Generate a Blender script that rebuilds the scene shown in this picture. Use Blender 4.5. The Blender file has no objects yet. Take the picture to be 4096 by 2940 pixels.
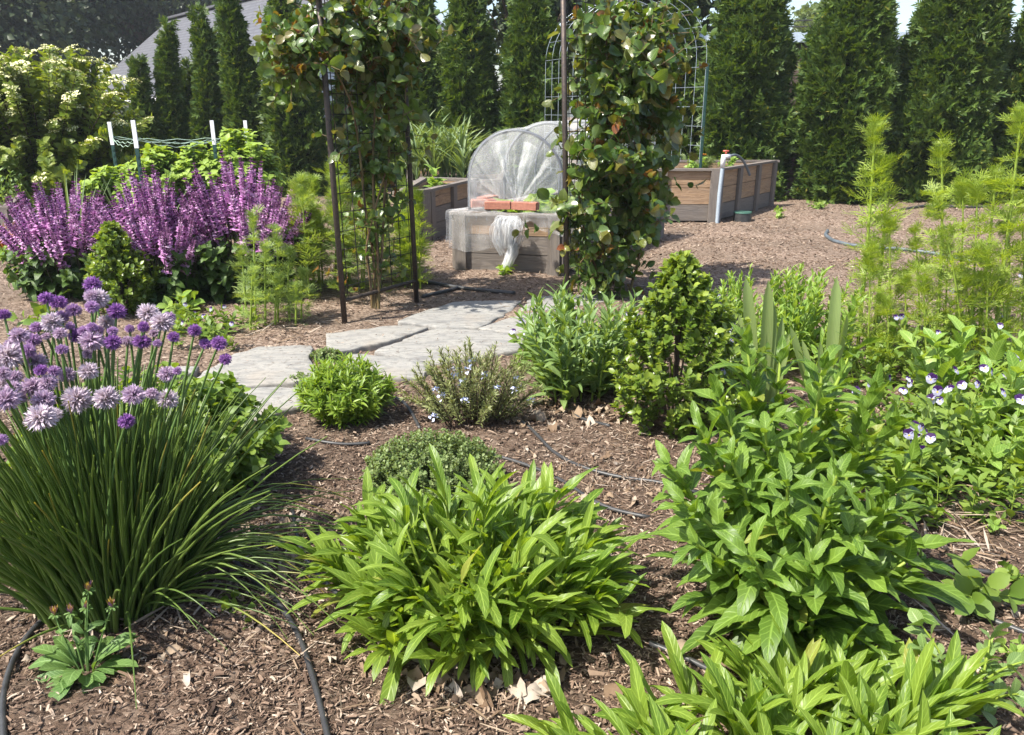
import bpy, math, numpy as np
from mathutils import Vector
PI = math.pi
sc = bpy.context.scene
COL = sc.collection
RNG = np.random.default_rng

# ------------------------------------------------------------------ camera
H = 1.20
FPX = 3154.0
PITCH = math.atan((1470 - 430) / FPX)
FV = np.array([0, math.cos(PITCH), -math.sin(PITCH)])
UV_ = np.array([0, math.sin(PITCH), math.cos(PITCH)])

def ray(px, py):
    return FV + np.array([(px - 2048) / FPX, 0, 0]) + UV_ * ((1470 - py) / FPX)
def G(px, py, z=0.0):
    d = ray(px, py); t = (z - H) / d[2]
    return np.array([0, 0, H]) + d * t
def P(px, py, Y):
    d = ray(px, py)
    return np.array([0, 0, H]) + d * (Y / d[1])

cam = bpy.data.cameras.new('camera'); co = bpy.data.objects.new('camera', cam); COL.objects.link(co)
co.location = (0, 0, H); co.rotation_euler = (PI / 2 - PITCH, 0, 0)
cam.sensor_fit = 'HORIZONTAL'; cam.sensor_width = 36; cam.lens = 36 * FPX / 4096
cam.clip_start = 0.05; cam.clip_end = 400
sc.camera = co

# ------------------------------------------------------------------ light
ELEV = math.radians(56)
sh = np.array([0.85, 0.53]); sh = sh / np.linalg.norm(sh)      # shadows run this way over the ground
Ld = Vector((sh[0] * math.cos(ELEV), sh[1] * math.cos(ELEV), -math.sin(ELEV)))
sun = bpy.data.lights.new('sun', 'SUN'); so = bpy.data.objects.new('sun', sun); COL.objects.link(so)
sun.energy = 4.6; sun.angle = math.radians(0.53); sun.color = (1, 0.95, 0.86)
so.rotation_euler = Ld.to_track_quat('-Z', 'Y').to_euler(); so.location = (-5, -2, 9)
w = bpy.data.worlds.new('World'); sc.world = w; w.use_nodes = True
nt = w.node_tree; sky = nt.nodes.new('ShaderNodeTexSky'); sky.sky_type = 'NISHITA'; sky.sun_disc = False
sky.sun_elevation = ELEV; sky.sun_rotation = math.atan2(-sh[0], -sh[1])
sky.air_density = 1.0; sky.dust_density = 2.0
bg = nt.nodes['Background']; bg.inputs['Strength'].default_value = 0.12
nt.links.new(sky.outputs[0], bg.inputs[0])
sc.view_settings.view_transform = 'Standard'; sc.view_settings.look = 'None'
sc.view_settings.exposure = 1.25; sc.view_settings.gamma = 1.0
sc.render.engine = 'CYCLES'
cy = sc.cycles
cy.max_bounces = 7; cy.diffuse_bounces = 4; cy.glossy_bounces = 2; cy.transmission_bounces = 4
cy.transparent_max_bounces = 12; cy.use_adaptive_sampling = True; cy.adaptive_threshold = 0.015
cy.caustics_reflective = False; cy.caustics_refractive = False
cy.use_denoising = True
try:
    cy.denoiser = 'OPENIMAGEDENOISE'
except Exception:
    pass

# ------------------------------------------------------------------ materials
def newmat(name):
    m = bpy.data.materials.new(name); m.use_nodes = True
    n = m.node_tree; n.nodes.clear()
    return m, n, n.nodes.new('ShaderNodeOutputMaterial')
def N(n, t, **kw):
    x = n.nodes.new(t)
    for k, v in kw.items(): setattr(x, k, v)
    return x
def mixc(n, f, a, b, blend='MIX'):
    x = N(n, 'ShaderNodeMix', data_type='RGBA', blend_type=blend)
    for s, v in ((0, f), (6, a), (7, b)):
        if hasattr(v, 'links'): n.links.new(v, x.inputs[s])
        elif s == 0: x.inputs[0].default_value = v
        else: x.inputs[s].default_value = (*v, 1)
    return x.outputs[2]
def math_(n, op, a, b=0.0, clamp=False):
    x = N(n, 'ShaderNodeMath', operation=op, use_clamp=clamp)
    for i, v in enumerate((a, b)):
        if hasattr(v, 'links'): n.links.new(v, x.inputs[i])
        else: x.inputs[i].default_value = v
    return x.outputs[0]
def noise(n, scale, detail=4, rough=.55, vec=None, dist=0):
    x = N(n, 'ShaderNodeTexNoise'); x.inputs['Scale'].default_value = scale
    x.inputs['Detail'].default_value = detail; x.inputs['Roughness'].default_value = rough
    x.inputs['Distortion'].default_value = dist
    if vec is not None: n.links.new(vec, x.inputs['Vector'])
    return x
def ramp(n, f, stops):
    x = N(n, 'ShaderNodeValToRGB'); e = x.color_ramp.elements
    while len(e) < len(stops): e.new(.5)
    for el, (p, c) in zip(e, stops): el.position = p; el.color = (*c, 1) if len(c) == 3 else c
    n.links.new(f, x.inputs[0]); return x.outputs[0]
def objvec(n, sc3=(1, 1, 1)):
    t = N(n, 'ShaderNodeTexCoord'); mp = N(n, 'ShaderNodeMapping'); mp.inputs['Scale'].default_value = sc3
    n.links.new(t.outputs['Object'], mp.inputs[0]); return mp.outputs[0]

def leafmat(name, a, b, trans=.35, rough=.45, vein=0.0, tint=None, tcol=None, spec=.4, lines=0, aged=0.0):
    """leaf: colour varies leaf to leaf, optional midrib along uv, optional tint attribute (young growth)"""
    a = (a[0] * 1.22, a[1] * 1.05, a[2] * .92); b = (b[0] * 1.22, b[1] * 1.05, b[2] * .92)
    m, n, out = newmat(name)
    g = N(n, 'ShaderNodeNewGeometry')
    c = mixc(n, g.outputs['Random Per Island'], a, b)
    if vein:
        ns = noise(n, 28, 3, .6, objvec(n)); c = mixc(n, math_(n, 'MULTIPLY', ns.outputs[0], .45), c, tuple(x * .75 for x in a))
    if aged:
        old = math_(n, 'GREATER_THAN', g.outputs['Random Per Island'], .988); c = mixc(n, math_(n, 'MULTIPLY', old, aged), c, (.30, .27, .06))
    if tint is not None:
        at = N(n, 'ShaderNodeAttribute', attribute_name='tint')
        c = mixc(n, at.outputs['Fac'], c, tint)
    bump = None
    if vein or lines:
        uv = N(n, 'ShaderNodeUVMap'); sp = N(n, 'ShaderNodeSeparateXYZ'); n.links.new(uv.outputs[0], sp.inputs[0])
        du = math_(n, 'ABSOLUTE', math_(n, 'SUBTRACT', sp.outputs[0], .5))
        if vein:
            mid = math_(n, 'SUBTRACT', 1.0, math_(n, 'MULTIPLY', du, 14.0), True)
            side = math_(n, 'SINE', math_(n, 'MULTIPLY', math_(n, 'SUBTRACT', sp.outputs[1], math_(n, 'MULTIPLY', du, .35)), 62.0))
            sv = math_(n, 'MULTIPLY', math_(n, 'POWER', math_(n, 'MAXIMUM', side, 0.0), 6.0), .30)
            f = math_(n, 'MAXIMUM', math_(n, 'MULTIPLY', mid, vein), sv)
            c = mixc(n, f, c, tuple(min(1, x * 1.7 + .04) for x in b))
            bp = N(n, 'ShaderNodeBump'); bp.inputs['Strength'].default_value = .35; bp.inputs['Distance'].default_value = .004
            n.links.new(math_(n, 'MULTIPLY', f, -1.0), bp.inputs['Height']); bump = bp.outputs[0]
        if lines:
            s = math_(n, 'SINE', math_(n, 'MULTIPLY', sp.outputs[0], float(lines)))
            c = mixc(n, math_(n, 'MULTIPLY', math_(n, 'ADD', s, 1.0), .22), c, tuple(x * .55 for x in a))
    p = N(n, 'ShaderNodeBsdfPrincipled'); p.inputs['Roughness'].default_value = rough
    p.inputs['Specular IOR Level'].default_value = spec
    n.links.new(c, p.inputs['Base Color'])
    if bump is not None: n.links.new(bump, p.inputs['Normal'])
    tr = N(n, 'ShaderNodeBsdfTranslucent')
    tc = mixc(n, 1.0, c, tcol or (1.75, 1.6, .5), 'MULTIPLY'); n.links.new(tc, tr.inputs[0])
    mx = N(n, 'ShaderNodeMixShader'); mx.inputs[0].default_value = trans
    n.links.new(p.outputs[0], mx.inputs[1]); n.links.new(tr.outputs[0], mx.inputs[2]); n.links.new(mx.outputs[0], out.inputs[0])
    return m

def plain(name, a, b=None, rough=.6, metal=0, scale=40, bump=0.0, spec=.4):
    m, n, out = newmat(name); p = N(n, 'ShaderNodeBsdfPrincipled')
    ns = noise(n, scale, 5, .6, objvec(n))
    c = mixc(n, ramp(n, ns.outputs[0], [(.3, (0, 0, 0)), (.7, (1, 1, 1))]), a, b or tuple(x * .75 for x in a)); n.links.new(c, p.inputs['Base Color'])
    p.inputs['Roughness'].default_value = rough; p.inputs['Metallic'].default_value = metal
    p.inputs['Specular IOR Level'].default_value = spec
    if bump:
        bp = N(n, 'ShaderNodeBump'); bp.inputs['Strength'].default_value = bump; bp.inputs['Distance'].default_value = .01
        n.links.new(ns.outputs[0], bp.inputs['Height']); n.links.new(bp.outputs[0], p.inputs['Normal'])
    n.links.new(p.outputs[0], out.inputs[0]); return m

def woodmat(name, light, dark, weather, wamt):
    """plank wood: uv x runs along the plank"""
    m, n, out = newmat(name); p = N(n, 'ShaderNodeBsdfPrincipled')
    uv = N(n, 'ShaderNodeUVMap'); mp = N(n, 'ShaderNodeMapping'); mp.inputs['Scale'].default_value = (1.6, 16, 1)
    n.links.new(uv.outputs[0], mp.inputs[0])
    g = N(n, 'ShaderNodeNewGeometry')
    mp2 = N(n, 'ShaderNodeVectorMath', operation='ADD'); n.links.new(mp.outputs[0], mp2.inputs[0])
    cb = N(n, 'ShaderNodeCombineXYZ'); n.links.new(math_(n, 'MULTIPLY', g.outputs['Random Per Island'], 37.0), cb.inputs[0])
    n.links.new(math_(n, 'MULTIPLY', g.outputs['Random Per Island'], 91.0), cb.inputs[2]); n.links.new(cb.outputs[0], mp2.inputs[1])
    n1 = noise(n, 1.0, 5, .6, mp2.outputs[0], .8)
    rings = math_(n, 'FRACT', math_(n, 'MULTIPLY', n1.outputs[0], 7.0))
    c = mixc(n, rings, light, dark)
    n2 = noise(n, 2.2, 3, .6, mp2.outputs[0])
    wv = math_(n, 'ADD', math_(n, 'MULTIPLY', g.outputs['Random Per Island'], .9), math_(n, 'SUBTRACT', math_(n, 'MULTIPLY', n2.outputs[0], .8), 1.0 - wamt), True)
    c = mixc(n, wv, c, mixc(n, math_(n, 'MULTIPLY', rings, .4), weather, tuple(x * .5 for x in weather)))
    n.links.new(c, p.inputs['Base Color']); p.inputs['Roughness'].default_value = .8
    bp = N(n, 'ShaderNodeBump'); bp.inputs['Strength'].default_value = .4; bp.inputs['Distance'].default_value = .004
    n.links.new(rings, bp.inputs['Height']); n.links.new(bp.outputs[0], p.inputs['Normal'])
    n.links.new(p.outputs[0], out.inputs[0]); return m

def islandmat(name, stops, rough=.85, trans=0.0):
    m, n, out = newmat(name); g = N(n, 'ShaderNodeNewGeometry'); p = N(n, 'ShaderNodeBsdfPrincipled')
    c = ramp(n, g.outputs['Random Per Island'], stops)
    ns = noise(n, 120, 3, .6, objvec(n)); c = mixc(n, math_(n, 'MULTIPLY', ns.outputs[0], .6), c, mixc(n, 1.0, c, (.45, .42, .4), 'MULTIPLY'))
    n.links.new(c, p.inputs['Base Color']); p.inputs['Roughness'].default_value = rough; p.inputs['Specular IOR Level'].default_value = .25
    n.links.new(p.outputs[0], out.inputs[0]); return m

def tintramp(name, stops, trans=.3, rough=.6, jit=.25):
    m, n, out = newmat(name); at = N(n, 'ShaderNodeAttribute', attribute_name='tint')
    c = ramp(n, at.outputs['Fac'], stops); g = N(n, 'ShaderNodeNewGeometry')
    c = mixc(n, math_(n, 'MULTIPLY', g.outputs['Random Per Island'], jit), c, mixc(n, 1.0, c, (.45, .4, .5), 'MULTIPLY'))
    p = N(n, 'ShaderNodeBsdfPrincipled'); n.links.new(c, p.inputs['Base Color']); p.inputs['Roughness'].default_value = rough
    p.inputs['Specular IOR Level'].default_value = .2
    tr = N(n, 'ShaderNodeBsdfTranslucent'); n.links.new(c, tr.inputs[0])
    mx = N(n, 'ShaderNodeMixShader'); mx.inputs[0].default_value = trans
    n.links.new(p.outputs[0], mx.inputs[1]); n.links.new(tr.outputs[0], mx.inputs[2]); n.links.new(mx.outputs[0], out.inputs[0])
    return m

def netmat(name, clear, col=(.85, .87, .88)):
    m, n, out = newmat(name)
    ns = noise(n, 30, 4, .6, objvec(n, (1, 1, .4)))
    f = math_(n, 'ADD', clear - .12, math_(n, 'MULTIPLY', ns.outputs[0], .24), True)
    t = N(n, 'ShaderNodeBsdfTransparent'); d = N(n, 'ShaderNodeBsdfDiffuse'); d.inputs[0].default_value = (*col, 1)
    tl = N(n, 'ShaderNodeBsdfTranslucent'); tl.inputs[0].default_value = (*col, 1)
    a = N(n, 'ShaderNodeMixShader'); a.inputs[0].default_value = .5
    n.links.new(d.outputs[0], a.inputs[1]); n.links.new(tl.outputs[0], a.inputs[2])
    mx = N(n, 'ShaderNodeMixShader'); n.links.new(f, mx.inputs[0]); n.links.new(a.outputs[0], mx.inputs[1]); n.links.new(t.outputs[0], mx.inputs[2])
    n.links.new(mx.outputs[0], out.inputs[0]); return m

M = {}
M['ground'] = None
M['chip'] = islandmat('bark_chip', [(0, (.05, .032, .023)), (.35, (.13, .084, .058)), (.65, (.23, .158, .112)), (.88, (.36, .27, .20)), (1, (.52, .43, .34))])
M['clod'] = islandmat('soil_clod', [(0, (.07, .048, .034)), (.5, (.15, .108, .078)), (.85, (.23, .175, .135)), (1, (.36, .32, .28))], .95)
M['litter'] = islandmat('dry_litter', [(0, (.12, .075, .045)), (.4, (.24, .17, .11)), (.7, (.32, .25, .18)), (1, (.40, .34, .28))])
M['thuja'] = leafmat('arborvitae_foliage', (.028, .072, .016), (.088, .155, .034), .28, .5, aged=.6)
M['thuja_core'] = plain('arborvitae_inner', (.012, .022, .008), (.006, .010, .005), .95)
M['bark'] = plain('bark', (.13, .09, .065), (.05, .035, .025), .9, scale=25, bump=.6)
M['darktree'] = leafmat('shade_toned_leaf', (.016, .034, .012), (.035, .062, .020), .25, .5)  # shade of the background is put into this dark leaf colour
M['fartree'] = leafmat('far_tree_leaf', (.06, .11, .03), (.12, .18, .06), .35, .5)
M['chive'] = leafmat('chive_leaf', (.068, .135, .034), (.125, .21, .052), .28, .32, tint=(.50, .36, .08))
M['stalk'] = leafmat('flower_stalk', (.07, .15, .05), (.10, .19, .06), .2, .4)
M['oregano'] = leafmat('oregano_leaf', (.08, .165, .026), (.16, .26, .05), .35, .5)
M['lance'] = leafmat('lance_leaf', (.085, .180, .022), (.19, .31, .045), .45, .40, vein=.7, aged=.6)
M['broad'] = leafmat('broad_leaf', (.068, .150, .024), (.145, .265, .042), .42, .42, vein=.55, aged=.5)
M['aster'] = leafmat('aster_leaf', (.07, .16, .045), (.12, .23, .07), .3, .5, vein=.5)
M['grey_leaf'] = leafmat('grey_green_leaf', (.10, .20, .065), (.19, .31, .12), .35, .4, vein=.4)
M['light_leaf'] = leafmat('light_leaf', (.12, .25, .045), (.24, .38, .10), .38, .42, vein=.4)
M['tarragon'] = leafmat('bright_herb_leaf', (.085, .18, .022), (.19, .31, .045), .38, .42)
M['thyme'] = leafmat('thyme_leaf', (.085, .155, .05), (.17, .25, .10), .25, .5)
M['rosemary'] = leafmat('rosemary_leaf', (.10, .145, .05), (.20, .25, .11), .2, .5)
M['boxwood'] = leafmat('boxwood_leaf', (.062, .13, .016), (.13, .22, .032), .33, .36, tint=(.36, .43, .07), spec=.6)
M['rose'] = leafmat('rose_leaf', (.038, .098, .022), (.11, .19, .045), .36, .28, tint=(.24, .09, .025), vein=.3, spec=.75)
M['rose_y'] = leafmat('rose_young_leaf', (.14, .20, .03), (.20, .075, .03), .40, .33, spec=.6, tcol=(1.25, 1.3, .5))
M['cane'] = plain('rose_cane', (.16, .13, .05), (.10, .045, .025), .6, scale=14)
M['feather'] = leafmat('feathery_leaf', (.15, .26, .035), (.26, .38, .075), .4, .5)
M['feather_d'] = leafmat('feathery_leaf_cool', (.14, .25, .07), (.24, .36, .13), .4, .5)
M['greenstem'] = leafmat('green_stem', (.16, .26, .04), (.22, .34, .06), .15, .45)
M['salvia_leaf'] = leafmat('salvia_leaf', (.035, .085, .018), (.075, .15, .03), .3, .5, vein=.4)
M['salvia'] = tintramp('salvia_flower', [(0, (.045, .016, .035)), (.22, (.50, .20, .48)), (.7, (.82, .44, .79)), (1, (.90, .70, .90))], .5, jit=.12)
M['purple_stem'] = plain('purple_stem', (.05, .035, .035), (.05, .06, .02), .6)
M['viburnum'] = leafmat('viburnum_leaf', (.09, .16, .022), (.19, .27, .050), .38, .42)
M['cream'] = plain('cream_flower', (.75, .72, .42), (.62, .62, .30), .7)
M['raspberry'] = leafmat('raspberry_leaf', (.085, .19, .03), (.17, .30, .06), .35, .5, tint=(.34, .44, .07), vein=.4)
M['garlic'] = leafmat('garlic_leaf', (.085, .16, .07), (.16, .25, .12), .3, .4)
M['lettuce'] = leafmat('lettuce_leaf', (.18, .34, .06), (.30, .46, .12), .4, .5)
M['iris'] = leafmat('iris_leaf', (.16, .26, .10), (.22, .33, .13), .3, .45, lines=58)
M['viola'] = tintramp('viola_petal', [(0, (.42, .42, .62)), (.34, (.58, .58, .68)), (.5, (.85, .62, .02)), (.62, (.12, .02, .22)), (1, (.035, .008, .075))], .25)
M['paleblue'] = plain('rosemary_flower', (.55, .62, .88), (.70, .74, .92), .7)
M['asterf'] = tintramp('aster_flower', [(0, (.75, .62, .06)), (.5, (.48, .30, .08)), (1, (.30, .14, .30))], .25)
M['orange'] = plain('marigold_flower', (.7, .2, .01), (.7, .3, .02), .6)
M['redgrass'] = leafmat('red_grass', (.16, .05, .03), (.28, .15, .06), .3, .5)
M['metal'] = plain('rusty_dark_steel', (.045, .040, .040), (.10, .075, .06), .55, .5, 60, .15)
M['wire'] = plain('black_wire', (.03, .03, .03), (.05, .045, .04), .5, .6)
M['galv'] = plain('galvanised_wire', (.50, .56, .60), (.36, .42, .46), .4, .6)
M['tgreen'] = plain('green_post_paint', (.012, .045, .038), (.02, .06, .05), .5)
M['white'] = plain('white_paint', (.80, .80, .80), (.66, .67, .68), .6)
M['string'] = plain('pale_green_string', (.38, .50, .40), (.30, .42, .34), .7)
M['pvc'] = plain('grey_pipe', (.36, .42, .48), (.28, .33, .38), .4)
M['pvcw'] = plain('white_pipe', (.75, .75, .76), (.6, .6, .62), .4)
M['redp'] = plain('red_plastic', (.55, .12, .08), (.45, .10, .07), .5)
M['hose'] = plain('black_hose', (.022, .022, .024), (.05, .05, .05), .42, scale=18)
M['ghose'] = plain('grey_blue_hose', (.06, .075, .085), (.13, .15, .17), .4, scale=8)
M['lid'] = plain('green_lid', (.05, .12, .09), (.04, .10, .075), .5)
M['brick'] = plain('brick', (.40, .17, .115), (.30, .12, .085), .85, scale=60, bump=.5)
M['hoop'] = plain('hoop_pipe', (.10, .11, .13), (.15, .16, .18), .45)
M['soil'] = plain('bed_soil', (.10, .075, .055), (.05, .036, .026), .95, scale=30, bump=.8)
M['shingle'] = None
M['siding'] = None
M['wood'] = woodmat('bed_plank', (.44, .29, .165), (.30, .18, .09), (.125, .10, .088), .42)
M['woodgrey'] = woodmat('grey_plank', (.22, .175, .135), (.13, .10, .078), (.155, .138, .125), .75)
M['fence'] = woodmat('fence_board', (.16, .11, .085), (.10, .07, .055), (.17, .14, .125), .5)
M['net'] = netmat('insect_net', .79, (.95, .96, .97))
M['net3'] = netmat('insect_net_single', .76, (.95, .96, .97))
M['net2'] = netmat('insect_net_gathered', .60, (.9, .91, .92))

def heads(name, a, b, c):
    m, n, out = newmat(name); at = N(n, 'ShaderNodeAttribute', attribute_name='tint'); g = N(n, 'ShaderNodeNewGeometry')
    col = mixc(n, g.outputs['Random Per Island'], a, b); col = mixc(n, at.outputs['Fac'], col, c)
    p = N(n, 'ShaderNodeBsdfPrincipled'); n.links.new(col, p.inputs['Base Color']); p.inputs['Roughness'].default_value = .65; p.inputs['Specular IOR Level'].default_value = .2
    tr = N(n, 'ShaderNodeBsdfTranslucent'); n.links.new(col, tr.inputs[0]); mx = N(n, 'ShaderNodeMixShader'); mx.inputs[0].default_value = .3
    n.links.new(p.outputs[0], mx.inputs[1]); n.links.new(tr.outputs[0], mx.inputs[2]); n.links.new(mx.outputs[0], out.inputs[0]); return m
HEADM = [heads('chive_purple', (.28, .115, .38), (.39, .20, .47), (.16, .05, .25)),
         heads('chive_mauve', (.40, .23, .46), (.50, .34, .54), (.25, .11, .31)),
         heads('chive_lilac', (.48, .35, .50), (.58, .46, .56), (.35, .21, .31)),
         heads('chive_pale', (.55, .46, .55), (.64, .56, .61), (.46, .34, .31))]

# ground: dry bark mulch over soil
def ground_mat():
    m, n, out = newmat('mulch_ground'); p = N(n, 'ShaderNodeBsdfPrincipled'); v = objvec(n)
    vo = N(n, 'ShaderNodeTexVoronoi'); vo.inputs['Scale'].default_value = 55; vo.inputs['Randomness'].default_value = 1
    mpz = N(n, 'ShaderNodeMapping'); mpz.inputs['Scale'].default_value = (1, 1.7, 1); mpz.inputs['Rotation'].default_value = (0, 0, .5)
    n.links.new(v, mpz.inputs[0]); nd = noise(n, 9, 3, .6, mpz.outputs[0])
    ad = N(n, 'ShaderNodeVectorMath', operation='ADD'); n.links.new(mpz.outputs[0], ad.inputs[0])
    sc_ = N(n, 'ShaderNodeVectorMath', operation='SCALE'); n.links.new(nd.outputs[1], sc_.inputs[0]); sc_.inputs['Scale'].default_value = .06
    n.links.new(sc_.outputs[0], ad.inputs[1]); n.links.new(ad.outputs[0], vo.inputs['Vector'])
    sp = N(n, 'ShaderNodeSeparateColor'); n.links.new(vo.outputs['Color'], sp.inputs[0])
    chip = ramp(n, sp.outputs[0], [(0, (.095, .064, .047)), (.4, (.21, .147, .108)), (.7, (.31, .228, .175)), (1, (.46, .365, .29))])
    n2 = noise(n, 240, 4, .7, v); soil = mixc(n, n2.outputs[0], (.06, .043, .032), (.31, .238, .18))
    n3 = noise(n, 1.6, 5, .6, v); f = ramp(n, n3.outputs[0], [(.38, (.25, .25, .25)), (.62, (.95, .95, .95))])
    c = mixc(n, f, soil, chip)
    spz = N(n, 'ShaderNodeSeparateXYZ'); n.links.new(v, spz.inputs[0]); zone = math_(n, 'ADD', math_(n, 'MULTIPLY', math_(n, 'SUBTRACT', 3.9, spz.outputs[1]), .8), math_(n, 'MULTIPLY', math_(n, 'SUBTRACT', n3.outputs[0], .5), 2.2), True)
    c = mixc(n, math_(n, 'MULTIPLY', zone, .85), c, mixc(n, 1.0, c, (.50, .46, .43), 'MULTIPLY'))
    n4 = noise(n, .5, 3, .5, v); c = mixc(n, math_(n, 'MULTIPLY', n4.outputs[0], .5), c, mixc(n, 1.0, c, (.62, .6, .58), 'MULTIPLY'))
    n.links.new(c, p.inputs['Base Color']); p.inputs['Roughness'].default_value = .95; p.inputs['Specular IOR Level'].default_value = .15
    h = math_(n, 'ADD', math_(n, 'MULTIPLY', vo.outputs['Distance'], -1.0), math_(n, 'MULTIPLY', n2.outputs[0], .6))
    bp = N(n, 'ShaderNodeBump'); bp.inputs['Strength'].default_value = .9; bp.inputs['Distance'].default_value = .012
    n.links.new(h, bp.inputs['Height']); n.links.new(bp.outputs[0], p.inputs['Normal']); n.links.new(p.outputs[0], out.inputs[0]); return m
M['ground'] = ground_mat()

def stone_mat():
    m, n, out = newmat('flagstone'); p = N(n, 'ShaderNodeBsdfPrincipled'); v = objvec(n, (1.2, 4.5, 1))
    g = N(n, 'ShaderNodeObjectInfo')
    n1 = noise(n, 1.7, 7, .62, v, 1.2)
    c = ramp(n, n1.outputs[0], [(.28, (.10, .10, .098)), (.42, (.20, .193, .178)), (.50, (.265, .252, .225)), (.55, (.17, .167, .157)), (.60, (.275, .262, .232)), (.75, (.15, .15, .146))])
    n2 = noise(n, 26, 6, .7, objvec(n)); c = mixc(n, ramp(n, n2.outputs[0], [(.33, (.75, .75, .75)), (.47, (0, 0, 0))]), c, (.115, .10, .085))
    n3 = noise(n, 3, 4, .6, objvec(n)); c = mixc(n, ramp(n, n3.outputs[0], [(.55, (0, 0, 0)), (.75, (.5, .5, .5))]), c, (.24, .19, .135))
    c = mixc(n, math_(n, 'MULTIPLY', g.outputs['Random'], .4), c, mixc(n, 1.0, c, (.82, .86, .92), 'MULTIPLY'))
    n.links.new(c, p.inputs['Base Color']); p.inputs['Roughness'].default_value = .8
    bp = N(n, 'ShaderNodeBump'); bp.inputs['Strength'].default_value = .5; bp.inputs['Distance'].default_value = .02
    n.links.new(math_(n, 'ADD', n1.outputs[0], math_(n, 'MULTIPLY', n2.outputs[0], .3)), bp.inputs['Height']); n.links.new(bp.outputs[0], p.inputs['Normal'])
    n.links.new(p.outputs[0], out.inputs[0]); return m
M['stone'] = stone_mat()

def shingle_mat():
    m, n, out = newmat('roof_shingle'); p = N(n, 'ShaderNodeBsdfPrincipled')
    uv = N(n, 'ShaderNodeUVMap'); br = N(n, 'ShaderNodeTexBrick'); n.links.new(uv.outputs[0], br.inputs[0])
    br.inputs['Color1'].default_value = (.062, .065, .078, 1); br.inputs['Color2'].default_value = (.095, .098, .112, 1); br.inputs['Mortar'].default_value = (.03, .03, .038, 1)
    br.inputs['Scale'].default_value = 1; br.inputs['Brick Width'].default_value = .42; br.inputs['Row Height'].default_value = .16; br.inputs['Mortar Size'].default_value = .022
    ns = noise(n, 30, 4, .6, uv.outputs[0]); c = mixc(n, .5, br.outputs[0], mixc(n, ns.outputs[0], (.05, .052, .062), (.125, .128, .145)))
    n.links.new(c, p.inputs['Base Color']); p.inputs['Roughness'].default_value = .85
    bp = N(n, 'ShaderNodeBump'); bp.inputs['Strength'].default_value = .6; bp.inputs['Distance'].default_value = .02
    n.links.new(br.outputs['Fac'], bp.inputs['Height']); bp.invert = True; n.links.new(bp.outputs[0], p.inputs['Normal'])
    n.links.new(p.outputs[0], out.inputs[0]); return m
M['shingle'] = shingle_mat()
def siding_mat():
    m, n, out = newmat('siding'); p = N(n, 'ShaderNodeBsdfPrincipled')
    t = N(n, 'ShaderNodeTexCoord'); sp = N(n, 'ShaderNodeSeparateXYZ'); n.links.new(t.outputs['Object'], sp.inputs[0])
    f = math_(n, 'FRACT', math_(n, 'MULTIPLY', sp.outputs[2], 7.0))
    c = mixc(n, math_(n, 'GREATER_THAN', f, .92), (.50, .56, .60), (.25, .29, .32)); n.links.new(c, p.inputs['Base Color'])
    bp = N(n, 'ShaderNodeBump'); bp.inputs['Distance'].default_value = .02; n.links.new(f, bp.inputs['Height']); bp.invert = True
    n.links.new(bp.outputs[0], p.inputs['Normal']); p.inputs['Roughness'].default_value = .7
    n.links.new(p.outputs[0], out.inputs[0]); return m
M['siding'] = siding_mat()

# ------------------------------------------------------------------ mesh building
def nrm(a):
    return a / np.maximum(np.linalg.norm(a, axis=-1, keepdims=True), 1e-9)

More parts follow.
